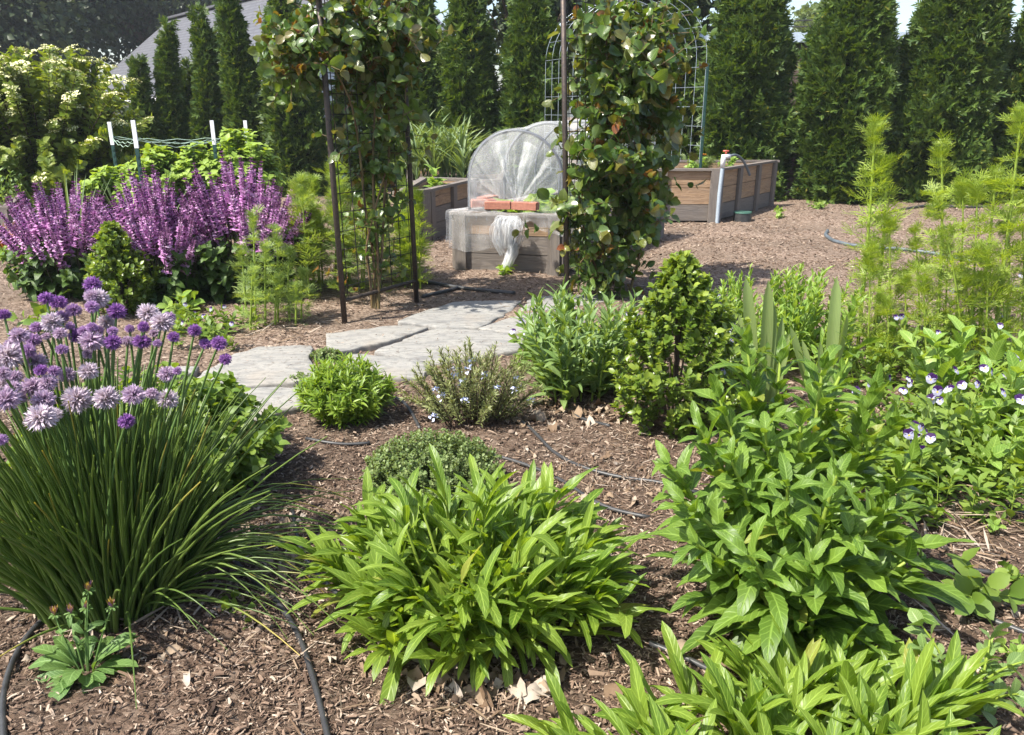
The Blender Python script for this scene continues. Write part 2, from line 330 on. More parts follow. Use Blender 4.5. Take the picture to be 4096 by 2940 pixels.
class MB:
    """collects pieces into ONE mesh"""
    def __init__(s): s.v = []; s.f = []; s.uv = []; s.t = []; s.n = 0
    def add(s, v, faces, uv=None, t=0.0):
        v = np.asarray(v, float); k = len(v)
        s.v.append(v); s.uv.append(np.zeros((k, 2)) if uv is None else uv)
        s.t.append(np.full(k, t) if np.ndim(t) == 0 else np.asarray(t, float))
        for fa in (faces if isinstance(faces, list) else [faces]): s.f.append(np.asarray(fa, int) + s.n)
        s.n += k
    def scatter(s, T, pos, d, n, scale, rng, t=None, wid=None):
        """copies of templates T laid with local x along d and local z near n"""
        pos = np.asarray(pos); K = len(pos)
        if K == 0: return
        X = nrm(np.asarray(d, float)); Z = nrm(n - (n * X).sum(1, keepdims=True) * X); Y = np.cross(Z, X)
        scale = np.broadcast_to(np.asarray(scale, float), (K,)); wv = np.ones(K) if wid is None else np.broadcast_to(wid, (K,))
        t = np.zeros(K) if t is None else np.broadcast_to(t, (K,))
        pick = rng.integers(0, len(T), K)
        for i, tp in enumerate(T):
            q = np.where(pick == i)[0]
            if not len(q): continue
            tv = tp[0]; m = len(tv); sc_ = scale[q][:, None, None]
            vv = (tv[None, :, 0, None] * X[q][:, None, :] + tv[None, :, 1, None] * Y[q][:, None, :] * wv[q][:, None, None] + tv[None, :, 2, None] * Z[q][:, None, :]) * sc_ + pos[q][:, None, :]
            off = (np.arange(len(q)) * m)[:, None, None]
            fs = [(f[None] + off).reshape(-1, f.shape[1]) for f in tp[1]]
            tt = np.repeat(t[q], m)
            if len(tp) > 3: tt = np.clip(tt + np.tile(tp[3], len(q)), 0, 1)
            s.add(vv.reshape(-1, 3), fs, np.tile(tp[2], (len(q), 1)), tt)
    def tubes(s, pts, rad, sides=5, t=0.0, cap=False):
        """pts (M,S,3), rad (S,) or (M,S)"""
        pts = np.asarray(pts, float)
        if pts.ndim == 2: pts = pts[None]
        Mn, S, _ = pts.shape; rad = np.broadcast_to(np.asarray(rad, float), (Mn, S))
        tg = np.gradient(pts, axis=1); tg = nrm(tg)
        ref = np.where(np.abs(tg[..., 2:3]) > .9, np.array([1., 0, 0]), np.array([0, 0, 1.]))
        ref = np.repeat(np.where(np.abs(nrm(pts[:, -1] - pts[:, 0])[:, 2:3]) > .75, np.array([1., .13, 0]), np.array([0.05, 0, 1.]))[:, None], S, 1)
        a = nrm(np.cross(tg, ref)); b = np.cross(tg, a)
        th = np.arange(sides) * 2 * PI / sides
        v = pts[:, :, None] + rad[:, :, None, None] * (np.cos(th)[None, None, :, None] * a[:, :, None] + np.sin(th)[None, None, :, None] * b[:, :, None])
        i = np.arange(S - 1)[:, None] * sides; j = np.arange(sides)[None]; j2 = (j + 1) % sides
        f = np.stack([i + j, i + j2, i + sides + j2, i + sides + j], -1).reshape(-1, 4)
        off = np.arange(Mn)[:, None, None] * S * sides
        fs = (f[None] + off).reshape(-1, 4)
        uv = np.stack(np.broadcast_arrays(np.arange(sides)[None, None] / sides, np.linspace(0, 1, S)[None, :, None] + np.zeros((Mn, 1, 1))), -1).reshape(-1, 2)
        tt = t if np.ndim(t) == 0 else np.repeat(np.broadcast_to(t, (Mn, S))[:, :, None], sides, 2).reshape(-1)
        fl = [fs]
        if cap:
            c0 = np.arange(sides)[::-1][None] + np.arange(Mn)[:, None] * S * sides; c1 = (np.arange(sides) + (S - 1) * sides)[None] + np.arange(Mn)[:, None] * S * sides
            fl += [c0, c1]
        s.add(v.reshape(-1, 3), fl, uv, tt)
    def box(s, c, ex, ey, ez, uvlen=None):
        """box with half-axis vectors; uv x along the longest axis in metres; every face its own verts"""
        c = np.asarray(c, float); ax = [np.asarray(e, float) for e in (ex, ey, ez)]
        ln = [np.linalg.norm(e) for e in ax]; r = RNG(int(abs(c.sum()) * 1e4) % 99991).random(2) * 9
        li = int(np.argmax(ln))
        vs = []; sg = [(-1, -1, -1), (1, -1, -1), (1, 1, -1), (-1, 1, -1), (-1, -1, 1), (1, -1, 1), (1, 1, 1), (-1, 1, 1)]
        v = np.array([c + a * ax[0] + b * ax[1] + g * ax[2] for a, b, g in sg])
        oth = [k for k in range(3) if k != li]
        uv = np.array([[q[li] * ln[li] + r[0], q[oth[0]] * ln[oth[0]] + q[oth[1]] * ln[oth[1]] + r[1]] for q in sg])
        f = np.array([[0, 3, 2, 1], [4, 5, 6, 7], [0, 1, 5, 4], [1, 2, 6, 5], [2, 3, 7, 6], [3, 0, 4, 7]])
        s.add(v, f, uv)
    def build(s, name, mat, parent=None, smooth=True):
        me = bpy.data.meshes.new(name); o = bpy.data.objects.new(name, me); COL.objects.link(o)
        if s.n:
            v = np.concatenate(s.v); uv = np.concatenate(s.uv); t = np.concatenate(s.t)
            li = np.concatenate([f.ravel() for f in s.f]); tot = np.concatenate([np.full(len(f), f.shape[1]) for f in s.f])
            me.vertices.add(len(v)); me.vertices.foreach_set('co', v.ravel())
            me.loops.add(len(li)); me.loops.foreach_set('vertex_index', li)
            me.polygons.add(len(tot)); me.polygons.foreach_set('loop_start', np.concatenate([[0], np.cumsum(tot)[:-1]])); me.polygons.foreach_set('loop_total', tot)
            ul = me.uv_layers.new(name='UVMap'); ul.data.foreach_set('uv', uv[li].ravel())
            at = me.attributes.new('tint', 'FLOAT', 'POINT'); at.data.foreach_set('value', t)
            me.polygons.foreach_set('use_smooth', np.full(len(tot), smooth))
            me.update(calc_edges=True)
        me.materials.append(mat)
        if parent is not None: o.parent = parent
        return o

def tag(o, label, cat, group=None, kind=None):
    if label: o['label'] = label
    if cat: o['category'] = cat
    if group: o['group'] = group
    if kind: o['kind'] = kind
    return o
def thing(name, label, cat, loc, group=None, rz=0):
    o = bpy.data.objects.new(name, None); COL.objects.link(o); o.location = tuple(loc); o.rotation_euler = (0, 0, rz)
    o.empty_display_size = .1
    return tag(o, label, cat, group)
def child(name, data, parent, loc=(0, 0, 0), rot=None, scale=1.0):
    o = bpy.data.objects.new(name, data); COL.objects.link(o); o.parent = parent; o.location = tuple(loc)
    if rot is not None: o.rotation_euler = rot
    o.scale = (scale,) * 3 if np.ndim(scale) == 0 else tuple(scale)
    return o

def leaf(n=6, w=.22, peak=.4, k=1.5, bend=.4, fold=.2, wave=0., ser=0., cols=2, ph=0., stalk=0.0, twist=0.):
    x = np.linspace(0, 1, n + 1); y = np.clip((x - stalk) / (1 - stalk), 0, 1)
    f = (y ** (peak * k)) * ((1 - y) ** ((1 - peak) * k)); f = f / f.max()
    if ser: f = f * (1 - ser * (np.arange(n + 1) % 2))
    f = np.maximum(f, np.where(x < .6, .045, 0.004))
    s = np.linspace(-1, 1, cols + 1)
    b = bend if abs(bend) > 1e-3 else 1e-3
    X = np.sin(b * x) / b; Z = -(1 - np.cos(b * x)) / b
    yy = s[None] * w * f[:, None]
    zz = Z[:, None] + fold * np.abs(s)[None] * w * f[:, None] + wave * w * np.sin(x * 9 + ph)[:, None] * s[None] * f[:, None] + twist * x[:, None] * yy
    v = np.stack([np.repeat(X[:, None], cols + 1, 1), yy, zz], -1).reshape(-1, 3)
    c = cols + 1; i = np.arange(n)[:, None] * c; j = np.arange(cols)[None]
    fa = np.stack([i + j, i + c + j, i + c + j + 1, i + j + 1], -1).reshape(-1, 4)
    uv = np.stack(np.broadcast_arrays((s[None] + 1) / 2, x[:, None]), -1).reshape(-1, 2)
    return (v, [fa], uv)
def leaves(num, seed, **kw):
    r = RNG(seed); out = []
    for i in range(num):
        k = dict(kw); bd = k.pop('bend', .5); wv = k.pop('wave', .1)
        out.append(leaf(bend=bd * r.uniform(.3, 1.7), wave=wv * r.uniform(.3, 1.6), ph=r.uniform(0, 6), twist=r.uniform(-.5, .5), **k))
    return out
def join(parts):
    v = []; f = {}; uv = []; n = 0; t = []
    for p in parts:
        v.append(p[0]); uv.append(p[2]); t.append(p[3] if len(p) > 3 else np.zeros(len(p[0])))
        for fa in p[1]: f.setdefault(fa.shape[1], []).append(fa + n)
        n += len(p[0])
    return (np.concatenate(v), [np.concatenate(x) for x in f.values()], np.concatenate(uv), np.concatenate(t))
def rotz(p, a, at=(0, 0, 0), s=1.0, tilt=0., t=None):
    c, q = math.cos(a), math.sin(a); v = p[0] * s
    if tilt:
        ct, st = math.cos(tilt), math.sin(tilt); v = np.stack([v[:, 0] * ct - v[:, 2] * st, v[:, 1], v[:, 0] * st + v[:, 2] * ct], 1)
    v = np.stack([v[:, 0] * c - v[:, 1] * q, v[:, 0] * q + v[:, 1] * c, v[:, 2]], 1) + np.array(at)
    return (v, p[1], p[2]) if t is None else (v, p[1], p[2], np.full(len(v), t))
def needle(w=.05):
    v = np.array([[0, -w * .5, 0], [.55, -w, .01], [1, 0, 0], [.55, w, .01], [0, w * .5, 0]])
    return (v, [np.array([[0, 1, 2, 3, 4]])], np.array([[0, 0], [0, .5], [.5, 1], [1, .5], [1, 0]], float))

def bez(B, C, E, t):
    t = np.asarray(t); 
    if t.ndim == 1: t = t[None]
    t = t[..., None]
    return (1 - t) ** 2 * B[:, None] + 2 * t * (1 - t) * C[:, None] + t * t * E[:, None]
def leafy(mbL, mbS, B, C, E, K, q, T, L, rng, ang=60, t0=.1, t1=1.0, step=PI / 2, rs=(.003, .001), jit=.25, prof=None, tint=None, sides=5, S=7, tip=True, lift=0., wid=None, st=0.):
    """stems (quadratic curves) carrying leaves at K nodes, q leaves a node"""
    B, C, E = (np.asarray(a, float) for a in (B, C, E)); Mn = len(B)
    if mbS is not None:
        mbS.tubes(bez(B, C, E, np.linspace(0, 1, S)), np.linspace(rs[0], rs[1], S), sides, t=st)
    t = np.linspace(t0, t1, K)[None] + rng.normal(0, .3 * (t1 - t0) / K, (Mn, K)); t = np.clip(t, 0.02, 1)
    pos = bez(B, C, E, t); tt = t[..., None]
    tg = nrm(2 * (1 - tt) * (C - B)[:, None] + 2 * tt * (E - C)[:, None])
    ref = nrm(rng.normal(size=(Mn, 1, 3))); a = nrm(np.cross(tg, ref)); b = np.cross(tg, a)
    phi = rng.uniform(0, 6.28, (Mn, 1, 1)) + np.arange(K)[None, :, None] * step + np.arange(q)[None, None] * 2 * PI / q + rng.normal(0, jit, (Mn, K, q))
    rad = np.cos(phi)[..., None] * a[:, :, None] + np.sin(phi)[..., None] * b[:, :, None]
    an = math.radians(ang) * (1 - .45 * (t[:, :, None] - t0) * (1 if tip else 0)) + rng.normal(0, jit * .7, (Mn, K, q)); an = an[..., None]
    tgq = tg[:, :, None]
    d = tgq * np.cos(an) + rad * np.sin(an); n = tgq * np.sin(an) - rad * np.cos(an)
    d = d + np.array([0, 0, lift]); n = n + np.array([0, 0, .5]) + rng.normal(0, jit * .6, n.shape)
    pf = np.ones_like(t) if prof is None else prof(t)
    ln = (L * pf)[..., None] * (1 + rng.normal(0, jit * .6, (Mn, K, q))); ln = np.clip(ln, L * .12, L * 1.9)
    tn = np.zeros_like(t) if tint is None else tint(t, rng)
    tn = np.repeat(tn[..., None], q, 2)
    p = np.repeat(pos[:, :, None], q, 2)
    mbL.scatter(T, p.reshape(-1, 3), d.reshape(-1, 3), n.reshape(-1, 3), ln.reshape(-1), rng, tn.reshape(-1), wid)

def vnoise(x, y, seed=0):
    def h(i, j):
        a = (i * 374761393 + j * 668265263 + seed * 1442695041) & 0x7fffffff
        a = ((a ^ (a >> 13)) * 1274126177) & 0x7fffffff
        return ((a ^ (a >> 16)) & 0xffff) / 65535.
    xi = np.floor(x).astype(np.int64); yi = np.floor(y).astype(np.int64); fx = x - xi; fy = y - yi
    fx = fx * fx * (3 - 2 * fx); fy = fy * fy * (3 - 2 * fy)
    return (h(xi, yi) * (1 - fx) + h(xi + 1, yi) * fx) * (1 - fy) + (h(xi, yi + 1) * (1 - fx) + h(xi + 1, yi + 1) * fx) * fy
def gz(x, y):
    x = np.asarray(x, float); y = np.asarray(y, float)
    near = np.clip((6.5 - y) / 4, .12, 1)
    z = .045 * (vnoise(x * 1.7, y * 1.7, 1) - .5) + near * (.028 * (vnoise(x * 6, y * 6, 2) - .5) + .014 * (vnoise(x * 15, y * 15, 3) - .5))
    far = np.clip((np.abs(y) - 14) / 6, 0, 1)
    return z * (1 - far)

# ------------------------------------------------------------------ ground and mulch
def spaced(segs):
    out = []
    for a, b, s in segs: out.append(np.arange(a, b, s))
    return np.unique(np.round(np.concatenate(out), 4))
def build_ground():
    xs = spaced([(-90, -12, 6), (-12, -4, .4), (-4, -2.6, .08), (-2.6, 2.8, .022), (2.8, 4.6, .08), (4.6, 12, .4), (12, 91, 6)])
    ys = spaced([(-30, 0, 3), (0, 1.1, .1), (1.1, 4.6, .022), (4.6, 8, .07), (8, 16, .4), (16, 110, 5)])
    X, Y = np.meshgrid(xs, ys); Z = gz(X, Y)
    mb = MB(); nx, ny = len(xs), len(ys); i = np.arange(ny - 1)[:, None] * nx; j = np.arange(nx - 1)[None]
    mb.add(np.stack([X, Y, Z], -1).reshape(-1, 3), np.stack([i + j, i + j + 1, i + nx + j + 1, i + nx + j], -1).reshape(-1, 4))
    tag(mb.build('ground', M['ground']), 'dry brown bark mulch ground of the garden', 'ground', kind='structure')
build_ground()

STONES = []   # world polygons
def zz(pts, s, ox, oy): return [(x / s + ox, y / s + oy) for x, y in pts]
stone_px = [
 (zz([(610,400),(760,392),(930,387),(905,470),(940,535),(905,580),(800,600),(560,615),(420,635),(300,620),(215,600),(300,545),(390,490),(480,440)],1.4175,600,1100), 'big pale flagstone with wavy grain beside the purple chive heads'),
 (zz([(640,632),(900,632),(870,690),(850,740),(720,780),(580,812),(540,770),(430,680),(420,650)],1.4175,600,1100), 'pale flagstone at the near end of the path, right of the oregano'),
 (zz([(1000,325),(1200,300),(1390,278),(1590,290),(1470,330),(1350,370),(1160,410),(1050,435),(1005,405)],1.4175,600,1100), 'greyish veined flagstone just in front of the arbor pole'),
 (zz([(1640,292),(1800,300),(1960,312),(2130,350),(2090,420),(1900,455),(1750,480),(1560,490),(1400,455),(1260,425),(1420,370),(1520,325)],1.4175,600,1100), 'widest cream flagstone behind the rosemary, in the middle of the path'),
 (zz([(1140,440),(1220,440),(1420,460),(1600,500),(1560,570),(1400,570),(1250,560),(1100,500)],1.4175,600,1100), 'pale flagstone half hidden between bright herb mound and rosemary'),
 (zz([(1720,145),(1900,140),(2110,140),(2050,200),(1870,290),(1700,290),(1390,255),(1560,195)],1.4175,600,1100), 'flagstone under the arbor, dappled with rose leaf shade'),
 (zz([(1260,470),(1330,380),(1500,370),(1760,365),(1900,400),(1650,440),(1400,470)],1.62,1300,950), 'shaded grey flagstone at the foot of the right arbor pole'),
 (zz([(1010,580),(1140,530),(1350,480),(1600,490),(1700,540),(1600,570),(1400,610),(1170,610)],1.62,1300,950), 'pale flagstone behind the grey-green penstemon'),
 (zz([(1100,828),(1300,825),(1230,870),(1150,885),(1050,880)],1.62,0,950), 'small sliver of flagstone left of the big one, behind the chives'),
]
def build_stone(pts, label, seed):
    r = RNG(seed); w_ = np.array([G(x, y, .03)[:2] for x, y in pts]); STONES.append(w_)
    c = w_.mean(0); dense = []
    for k in range(len(w_)):
        a, b = w_[k], w_[(k + 1) % len(w_)]; m = max(2, int(np.linalg.norm(b - a) / .03))
        for u in np.arange(m) / m: dense.append(a + (b - a) * u)
    d = np.array(dense); dirn = nrm(d - c); d = d + dirn * ((vnoise(d[:, 0] * 18, d[:, 1] * 18, seed) - .5) * .03 + (vnoise(d[:, 0] * 60, d[:, 1] * 60, seed + 5) - .5) * .012)[:, None]
    n = len(d); rings = [(-.02, 1.0, -.03), (0, 1.0, .012), (0, .992, .022), (0, .97, .026), (0, .85, .028), (0, .6, .029), (0, .3, .03)]
    mb = MB(); vs = []
    for _, s, z in rings:
        p = c + (d - c) * s; zn = .004 * (vnoise(p[:, 0] * 9, p[:, 1] * 9, seed + 9) - .5) * 2 if s < .98 else 0
        vs.append(np.column_stack([p, np.full(n, z) + zn]))
    vs.append(np.array([[c[0], c[1], .03]])); v = np.concatenate(vs); nr = len(rings)
    i = np.arange(nr - 1)[:, None] * n; j = np.arange(n)[None]; j2 = (j + 1) % n
    f = np.stack([i + j, i + j2, i + n + j2, i + n + j], -1).reshape(-1, 4)
    jj = np.arange(n); tri = np.stack([jj + (nr - 1) * n, (jj + 1) % n + (nr - 1) * n, np.full(n, nr * n)], -1)
    base = np.array([c[0], c[1], 0])
    mb.add(v - base, [f, tri]); o = mb.build('flagstone', M['stone']); o.location = base
    tag(o, label, 'flagstone', 'flagstones of the garden path')
for k, (pts, lab) in enumerate(stone_px): build_stone(pts, lab, 11 + k)
def on_stone(x, y):
    ins = np.zeros(len(x), bool)
    for pg in STONES:
        c = np.zeros(len(x), bool); j = len(pg) - 1
        for i in range(len(pg)):
            a, b = pg[i], pg[j]
            cond = (a[1] > y) != (b[1] > y)
            c ^= cond & (x < (b[0] - a[0]) * (y - a[1]) / (b[1] - a[1] + 1e-12) + a[0]); j = i
        ins |= c
    return ins

def chip_tpl(seed):
    r = RNG(seed); w_, h = r.uniform(.14, .42), r.uniform(.05, .13); b = r.uniform(-.15, .15)
    v = []
    for x in (-.5, 0, .5):
        ww = w_ * r.uniform(.5, 1); zz_ = b * (1 - 4 * x * x)
        v += [[x + r.uniform(-.1, .1), -ww / 2, zz_], [x + r.uniform(-.1, .1), ww / 2, zz_], [x, ww / 2 * .8, zz_ + h], [x, -ww / 2 * .8, zz_ + h]]
    f = []
    for k in (0, 4): f += [[k + 3, k + 7, k + 6, k + 2], [k, k + 4, k + 7, k + 3], [k + 2, k + 6, k + 5, k + 1]]
    f += [[0, 3, 2, 1], [8, 9, 10, 11]]
    return (np.array(v), [np.array(f)], np.zeros((12, 2)))
def build_mulch():
    r = RNG(5); T = [chip_tpl(k) for k in range(12)]; mb = MB()
    for n, y0, y1, s0, s1 in ((150000, 1.15, 3.3, .004, .020), (70000, 3.0, 6.4, .007, .026), (60000, 6.0, 12.0, .012, .042), (700, 1.2, 3.4, .026, .05)):
        y = r.uniform(y0, y1, n); x = r.uniform(-1, 1, n) * (.78 * y + .3)
        dens = vnoise(x * 2.2, y * 2.2, 8); on = on_stone(x, y); keep = (r.random(n) < .30 + 1.0 * dens) & (~on | (r.random(n) < .07)); x, y, on = x[keep], y[keep], on[keep]; n = len(x)
        a = r.uniform(0, 6.28, n); tl = r.normal(0, .28, n)
        d = np.column_stack([np.cos(a), np.sin(a), tl]); up = np.column_stack([r.normal(0, .25, n), r.normal(0, .25, n), np.ones(n)])
        s = s0 + (s1 - s0) * r.random(n) ** 2.2
        mb.scatter(T, np.column_stack([x, y, np.where(on, .036, gz(x, y) + .002) + r.random(n) * .006]), d, up, s * np.where(on, .6, 1), r)
    tag(mb.build('bark_mulch', M['chip'], smooth=False), 'loose brown bark chips strewn over the garden soil', 'mulch', kind='stuff')
build_mulch()
def clod_tpl(seed):
    v = [[0, 0, 1], [0, 0, -1]]; f3 = []; k = 7
    for z in (.55, -.1, -.6): v += [[math.cos(a) * math.sqrt(1 - z * z), math.sin(a) * math.sqrt(1 - z * z), z] for a in np.arange(k) * 2 * PI / k + z]
    for j in range(k): f3 += [[0, 2 + j, 2 + (j + 1) % k], [1, 2 + 2 * k + (j + 1) % k, 2 + 2 * k + j]]
    f4 = [[2 + q * k + j, 2 + (q + 1) * k + j, 2 + (q + 1) * k + (j + 1) % k, 2 + q * k + (j + 1) % k] for q in range(2) for j in range(k)]
    v = np.array(v) * RNG(seed).uniform(.6, 1.15, (len(v), 1)) * np.array([1, .85, .7]); return (v, [np.array(f3), np.array(f4)], np.zeros((len(v), 2)))
def build_clods():
    r = RNG(25); mb = MB(); T = [clod_tpl(k) for k in range(8)]; n = 5200; y = 1.2 + 2.4 * r.random(n) ** 1.5; x = r.uniform(-1, 1, n) * (.75 * y + .2); keep = (vnoise(x * 3, y * 3, 31) > .42) & ~on_stone(x, y); x, y = x[keep], y[keep]; n = len(x); a = r.uniform(0, 6.28, n)
    s = .0025 + .013 * r.random(n) ** 4
    mb.scatter(T, np.column_stack([x, y, gz(x, y) + s * .3]), np.column_stack([np.cos(a), np.sin(a), 0 * a]), np.column_stack([r.normal(0, .3, (n, 2)), np.ones(n)]), s, r)
    tag(mb.build('soil_clods', M['clod']), 'small crumbly soil clods scattered in the foreground', 'soil clods', kind='stuff')
build_clods()
def build_litter():
    r = RNG(15); mb = MB()
    T = leaves(6, 3, n=5, w=.28, bend=1.6, fold=.5, wave=.8, cols=3)
    st = [needle(.02), needle(.035)]
    def patch(px, py, rx, ry, n, tpl, s0, s1):
        a = r.normal(0, .5, (n, 2)); pts = np.array([G(px + rx * q[0], py + ry * q[1]) for q in a]); x, y = pts[:, 0], pts[:, 1]
        an = r.uniform(0, 6.28, n)
        mb.scatter(tpl, np.column_stack([x, y, gz(x, y) + .006 + r.random(n) * .012]), np.column_stack([np.cos(an), np.sin(an), r.normal(0.05, .15, n)]),
                   np.column_stack([r.normal(0, .4, n), r.normal(0, .4, n), np.ones(n)]), r.uniform(s0, s1, n), r)
    patch(2300, 1640, 330, 60, 90, T, .03, .085); patch(2450, 1850, 420, 170, 420, st, .02, .06); patch(2350, 1900, 420, 200, 130, T, .012, .035)
    patch(1150, 2130, 300, 200, 60, T, .02, .06); patch(1100, 2300, 300, 300, 60, st, .02, .07); patch(1200, 2650, 250, 180, 40, st, .02, .07)
    patch(1900, 2720, 420, 110, 46, T, .03, .08); patch(3150, 2560, 420, 90, 40, T, .03, .08); patch(420, 2420, 300, 90, 120, st, .05, .14); patch(3850, 2100, 300, 220, 260, st, .04, .13); patch(3900, 2400, 300, 200, 60, T, .015, .05); patch(700, 2650, 700, 250, 70, st, .02, .06)
    patch(2100, 2850, 900, 100, 30, st, .03, .10); patch(800, 2500, 600, 300, 60, T, .015, .04); patch(1200, 1330, 300, 60, 120, st, .04, .14)
    patch(2000, 1150, 1500, 120, 260, st, .04, .10); patch(3300, 950, 900, 140, 500, st, .04, .09); patch(3600, 2650, 500, 200, 90, st, .04, .16)
    tag(mb.build('dry_leaf_litter', M['litter']), 'dry pale leaves and straw bits lying on the mulch', 'leaf litter', kind='stuff')
build_litter()

# ------------------------------------------------------------------ background trees, house, fence
SPRAY = []
for k in range(5):
    r = RNG(40 + k); parts = [rotz(needle(.10), 0)]
    for i in range(4):
        for sgn in (-1, 1):
            parts.append(rotz(needle(.13), sgn * r.uniform(.5, 1.0), (.12 + .2 * i, 0, r.uniform(-.03, .03)), r.uniform(.30, .52), r.uniform(-.25, .25)))
    SPRAY.append(join(parts)[:3])
def arborvitae_mesh(R, h, n, seed, twin=0.0):
    r = RNG(seed); mb = MB(); core = MB()
    cone = twin >= .2
    def prof(s): return np.where(s < .2, .92 + .4 * s, np.clip((1 - np.clip((s - .2) / .8, 0, 1)), 0, 1) ** .72) if cone else np.where(s < .25,   .92 + .35 * s, np.clip(1 - np.clip((s - .25) / .75, 0, 1) ** 1.9, 0, 1) ** .85)
    m = int(n * 2.2); s = r.random(m) ** 1.05; keep = r.random(m) < (.10 + prof(s)); s = s[keep][:n]; m = len(s)
    th = r.uniform(0, 2 * PI, m); lump = vnoise(th * 2.2 + 7, s * h * 2.2, seed) * .62 + vnoise(th * 6, s * h * 6, seed + 1) * .38
    rr = R * prof(s) * (.48 + .80 * lump) * (1 - .22 * r.random(m) ** 2) + .02
    ax = twin * R * np.sin(s * 5 + seed); pos = np.column_stack([np.cos(th) * rr + ax, np.sin(th) * rr, s * h])
    out = np.column_stack([np.cos(th), np.sin(th), np.zeros(m)])
    d = out * r.uniform(.35, 1.1, m)[:, None] + np.array([0, 0, 1.]) * r.uniform(.1, 1.0, m)[:, None] + r.normal(0, .35, (m, 3))
    nn = np.cross(d, r.normal(size=(m, 3))) + out * .4
    mb.scatter(SPRAY, pos, d, nn, r.uniform(.09, .20, m) * (.62 + .40 * min(1, R / .5)), r)
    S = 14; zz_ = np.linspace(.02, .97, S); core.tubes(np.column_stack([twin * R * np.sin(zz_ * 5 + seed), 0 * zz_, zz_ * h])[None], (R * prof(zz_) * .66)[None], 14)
    return mb, core
def arborvitae(px, Y, R, h, n, seed, label, twin=0.0):
    x = P(px, 600, Y)[0]; t = thing('arborvitae_tree', label, 'tree', (x, Y, gz(x, Y)), 'arborvitae trees along the back of the garden')
    a, c = arborvitae_mesh(R, h, n, seed, twin); a.build('foliage', M['thuja'], t); c.build('filler_core', M['thuja_core'], t)  # solid dark core added inside the foliage to stop see-through
    tr = MB(); tr.tubes(np.array([[0, 0, -.05], [0, 0, .12], [0.01, 0, h * .5]])[None], [.05, .045, .02], 8); tr.build('trunk', M['bark'], t)
for (px, Y, R_, top, n, sd_, lab, tw) in [
    (612, 11.8, .15, 228, 2600, 1, 'shortest narrow arborvitae, next to the cream-flowering bush', .5), (722, 12.0, .155, 90, 3400, 2, 'slim pointed arborvitae behind the raspberries, its tip against the roof', .4),
    (775, 12.4, .13, 245, 2400, 3, 'low thin arborvitae squeezed between two taller ones before the roof', .5), (845, 12.0, .155, 35, 3400, 4, 'thin spire-shaped arborvitae rising left of the tallest spire before the roof', .4),
    (908, 12.3, .13, 130, 2400, 5, 'thin low arborvitae touching the left side of the tallest spire', .5), (985, 11.9, .26, -70, 4600, 6, 'tallest of the slim arborvitae spires standing before the grey roof', .25), (1185, 11.6, .34, -60, 5000, 7, 'arborvitae half covered by the left climbing rose', .1),
    (1440, 12.2, .30, 160, 3600, 8, 'arborvitae seen through the left wire panel of the arbor', .1), (1690, 11.6, .32, -60, 5200, 9, 'dark arborvitae above the garlic bed, right of the left rose', .1),
    (1872, 11.4, .36, -90, 5800, 10, 'arborvitae with rounded top left of the bare brown tree gap, above the tunnel', .1), (2118, 11.2, .40, -120, 6600, 11, 'broad arborvitae directly behind the netting tunnel', .1),
    (2440, 12.2, .42, -60, 5000, 12, 'arborvitae inside the wire arch, mostly hidden by the right rose', .1), (2690, 12.4, .36, -60, 5000, 13, 'arborvitae in shade just right of the wire arch top', .1),
    (2968, 11.3, .53, -260, 9500, 14, 'full arborvitae behind the plank bed with the standpipe', .05), (3362, 10.95, .55, -250, 10500, 15, 'broad arborvitae right of the gap that shows the fence board', .05),
    (3748, 10.9, .60, -330, 11500, 16, 'widest arborvitae, behind the tall feathery stalks', .05), (4145, 10.8, .58, -330, 9500, 17, 'arborvitae cut off by the right edge of the picture', .05)]:
    arborvitae(px, Y, R_, P(px, top, Y)[2], n, sd_, lab, tw)

BIGLEAF = leaves(4, 21, n=2, w=.36, bend=.5, fold=.3, cols=2)
def crown_tree(name, label, x, Y, h, R, zc, n, size, mat, seed, group=None, lumps=26, squash=.8):
    t = thing(name, label, 'tree', (x, Y, 0), group); r = RNG(seed); mb = MB()
    lc = nrm(r.normal(size=(lumps, 3))) * (r.random((lumps, 1)) ** .4) * np.array([R, R, R * squash]) * .8; lr = R * r.uniform(.22, .42, lumps)
    k = r.integers(0, lumps, n); dd = nrm(r.normal(size=(n, 3))); pos = lc[k] + dd * (lr[k] * (.45 + .6 * r.random(n) ** .6))[:, None] + np.array([0, 0, zc])
    ok = pos[:, 2] > .05; pos = pos[ok]; dd = dd[ok]; m = len(pos)
    mb.scatter(BIGLEAF, pos, dd + r.normal(0, .6, (m, 3)) + np.array([0, 0, -.2]), r.normal(size=(m, 3)) + np.array([0, 0, .8]), size * r.uniform(.6, 1.4, m), r)
    mb.build('crown', mat, t)
    tr = MB(); tr.tubes(np.array([[0, 0, -.2], [.1, 0, zc * .5], [0, .1, zc]])[None], [R * .07, R * .05, R * .035], 9)
    E = lc + np.array([0, 0, zc]); B = np.tile(np.array([[0, 0, zc * .45]]), (lumps, 1)); C = (B + E) / 2 + np.array([0, 0, .15 * R])
    tr.tubes(bez(B, C, E, np.linspace(0, 1, 6)), np.linspace(R * .03, R * .006, 6), 6); tr.build('trunk', M['bark'], t)
crown_tree('deciduous_tree', 'huge dark shade tree filling the upper left corner', -21.0, 33, 14, 7.5, 6.0, 60000, .24, M['darktree'], 51, 'big trees beyond the garden', 40, 1.0)
crown_tree('deciduous_tree', 'dark leafy tree peeking over the left end of the roof ridge', -16.5, 41, 15, 7.5, 6.5, 40000, .24, M['darktree'], 52, 'big trees beyond the garden', 30)
crown_tree('deciduous_tree', 'dark tree with brown branches in the gap above the tunnel', .3, 15.5, 6, 1.7, 3.2, 3500, .16, M['darktree'], 53, 'big trees beyond the garden', 20)
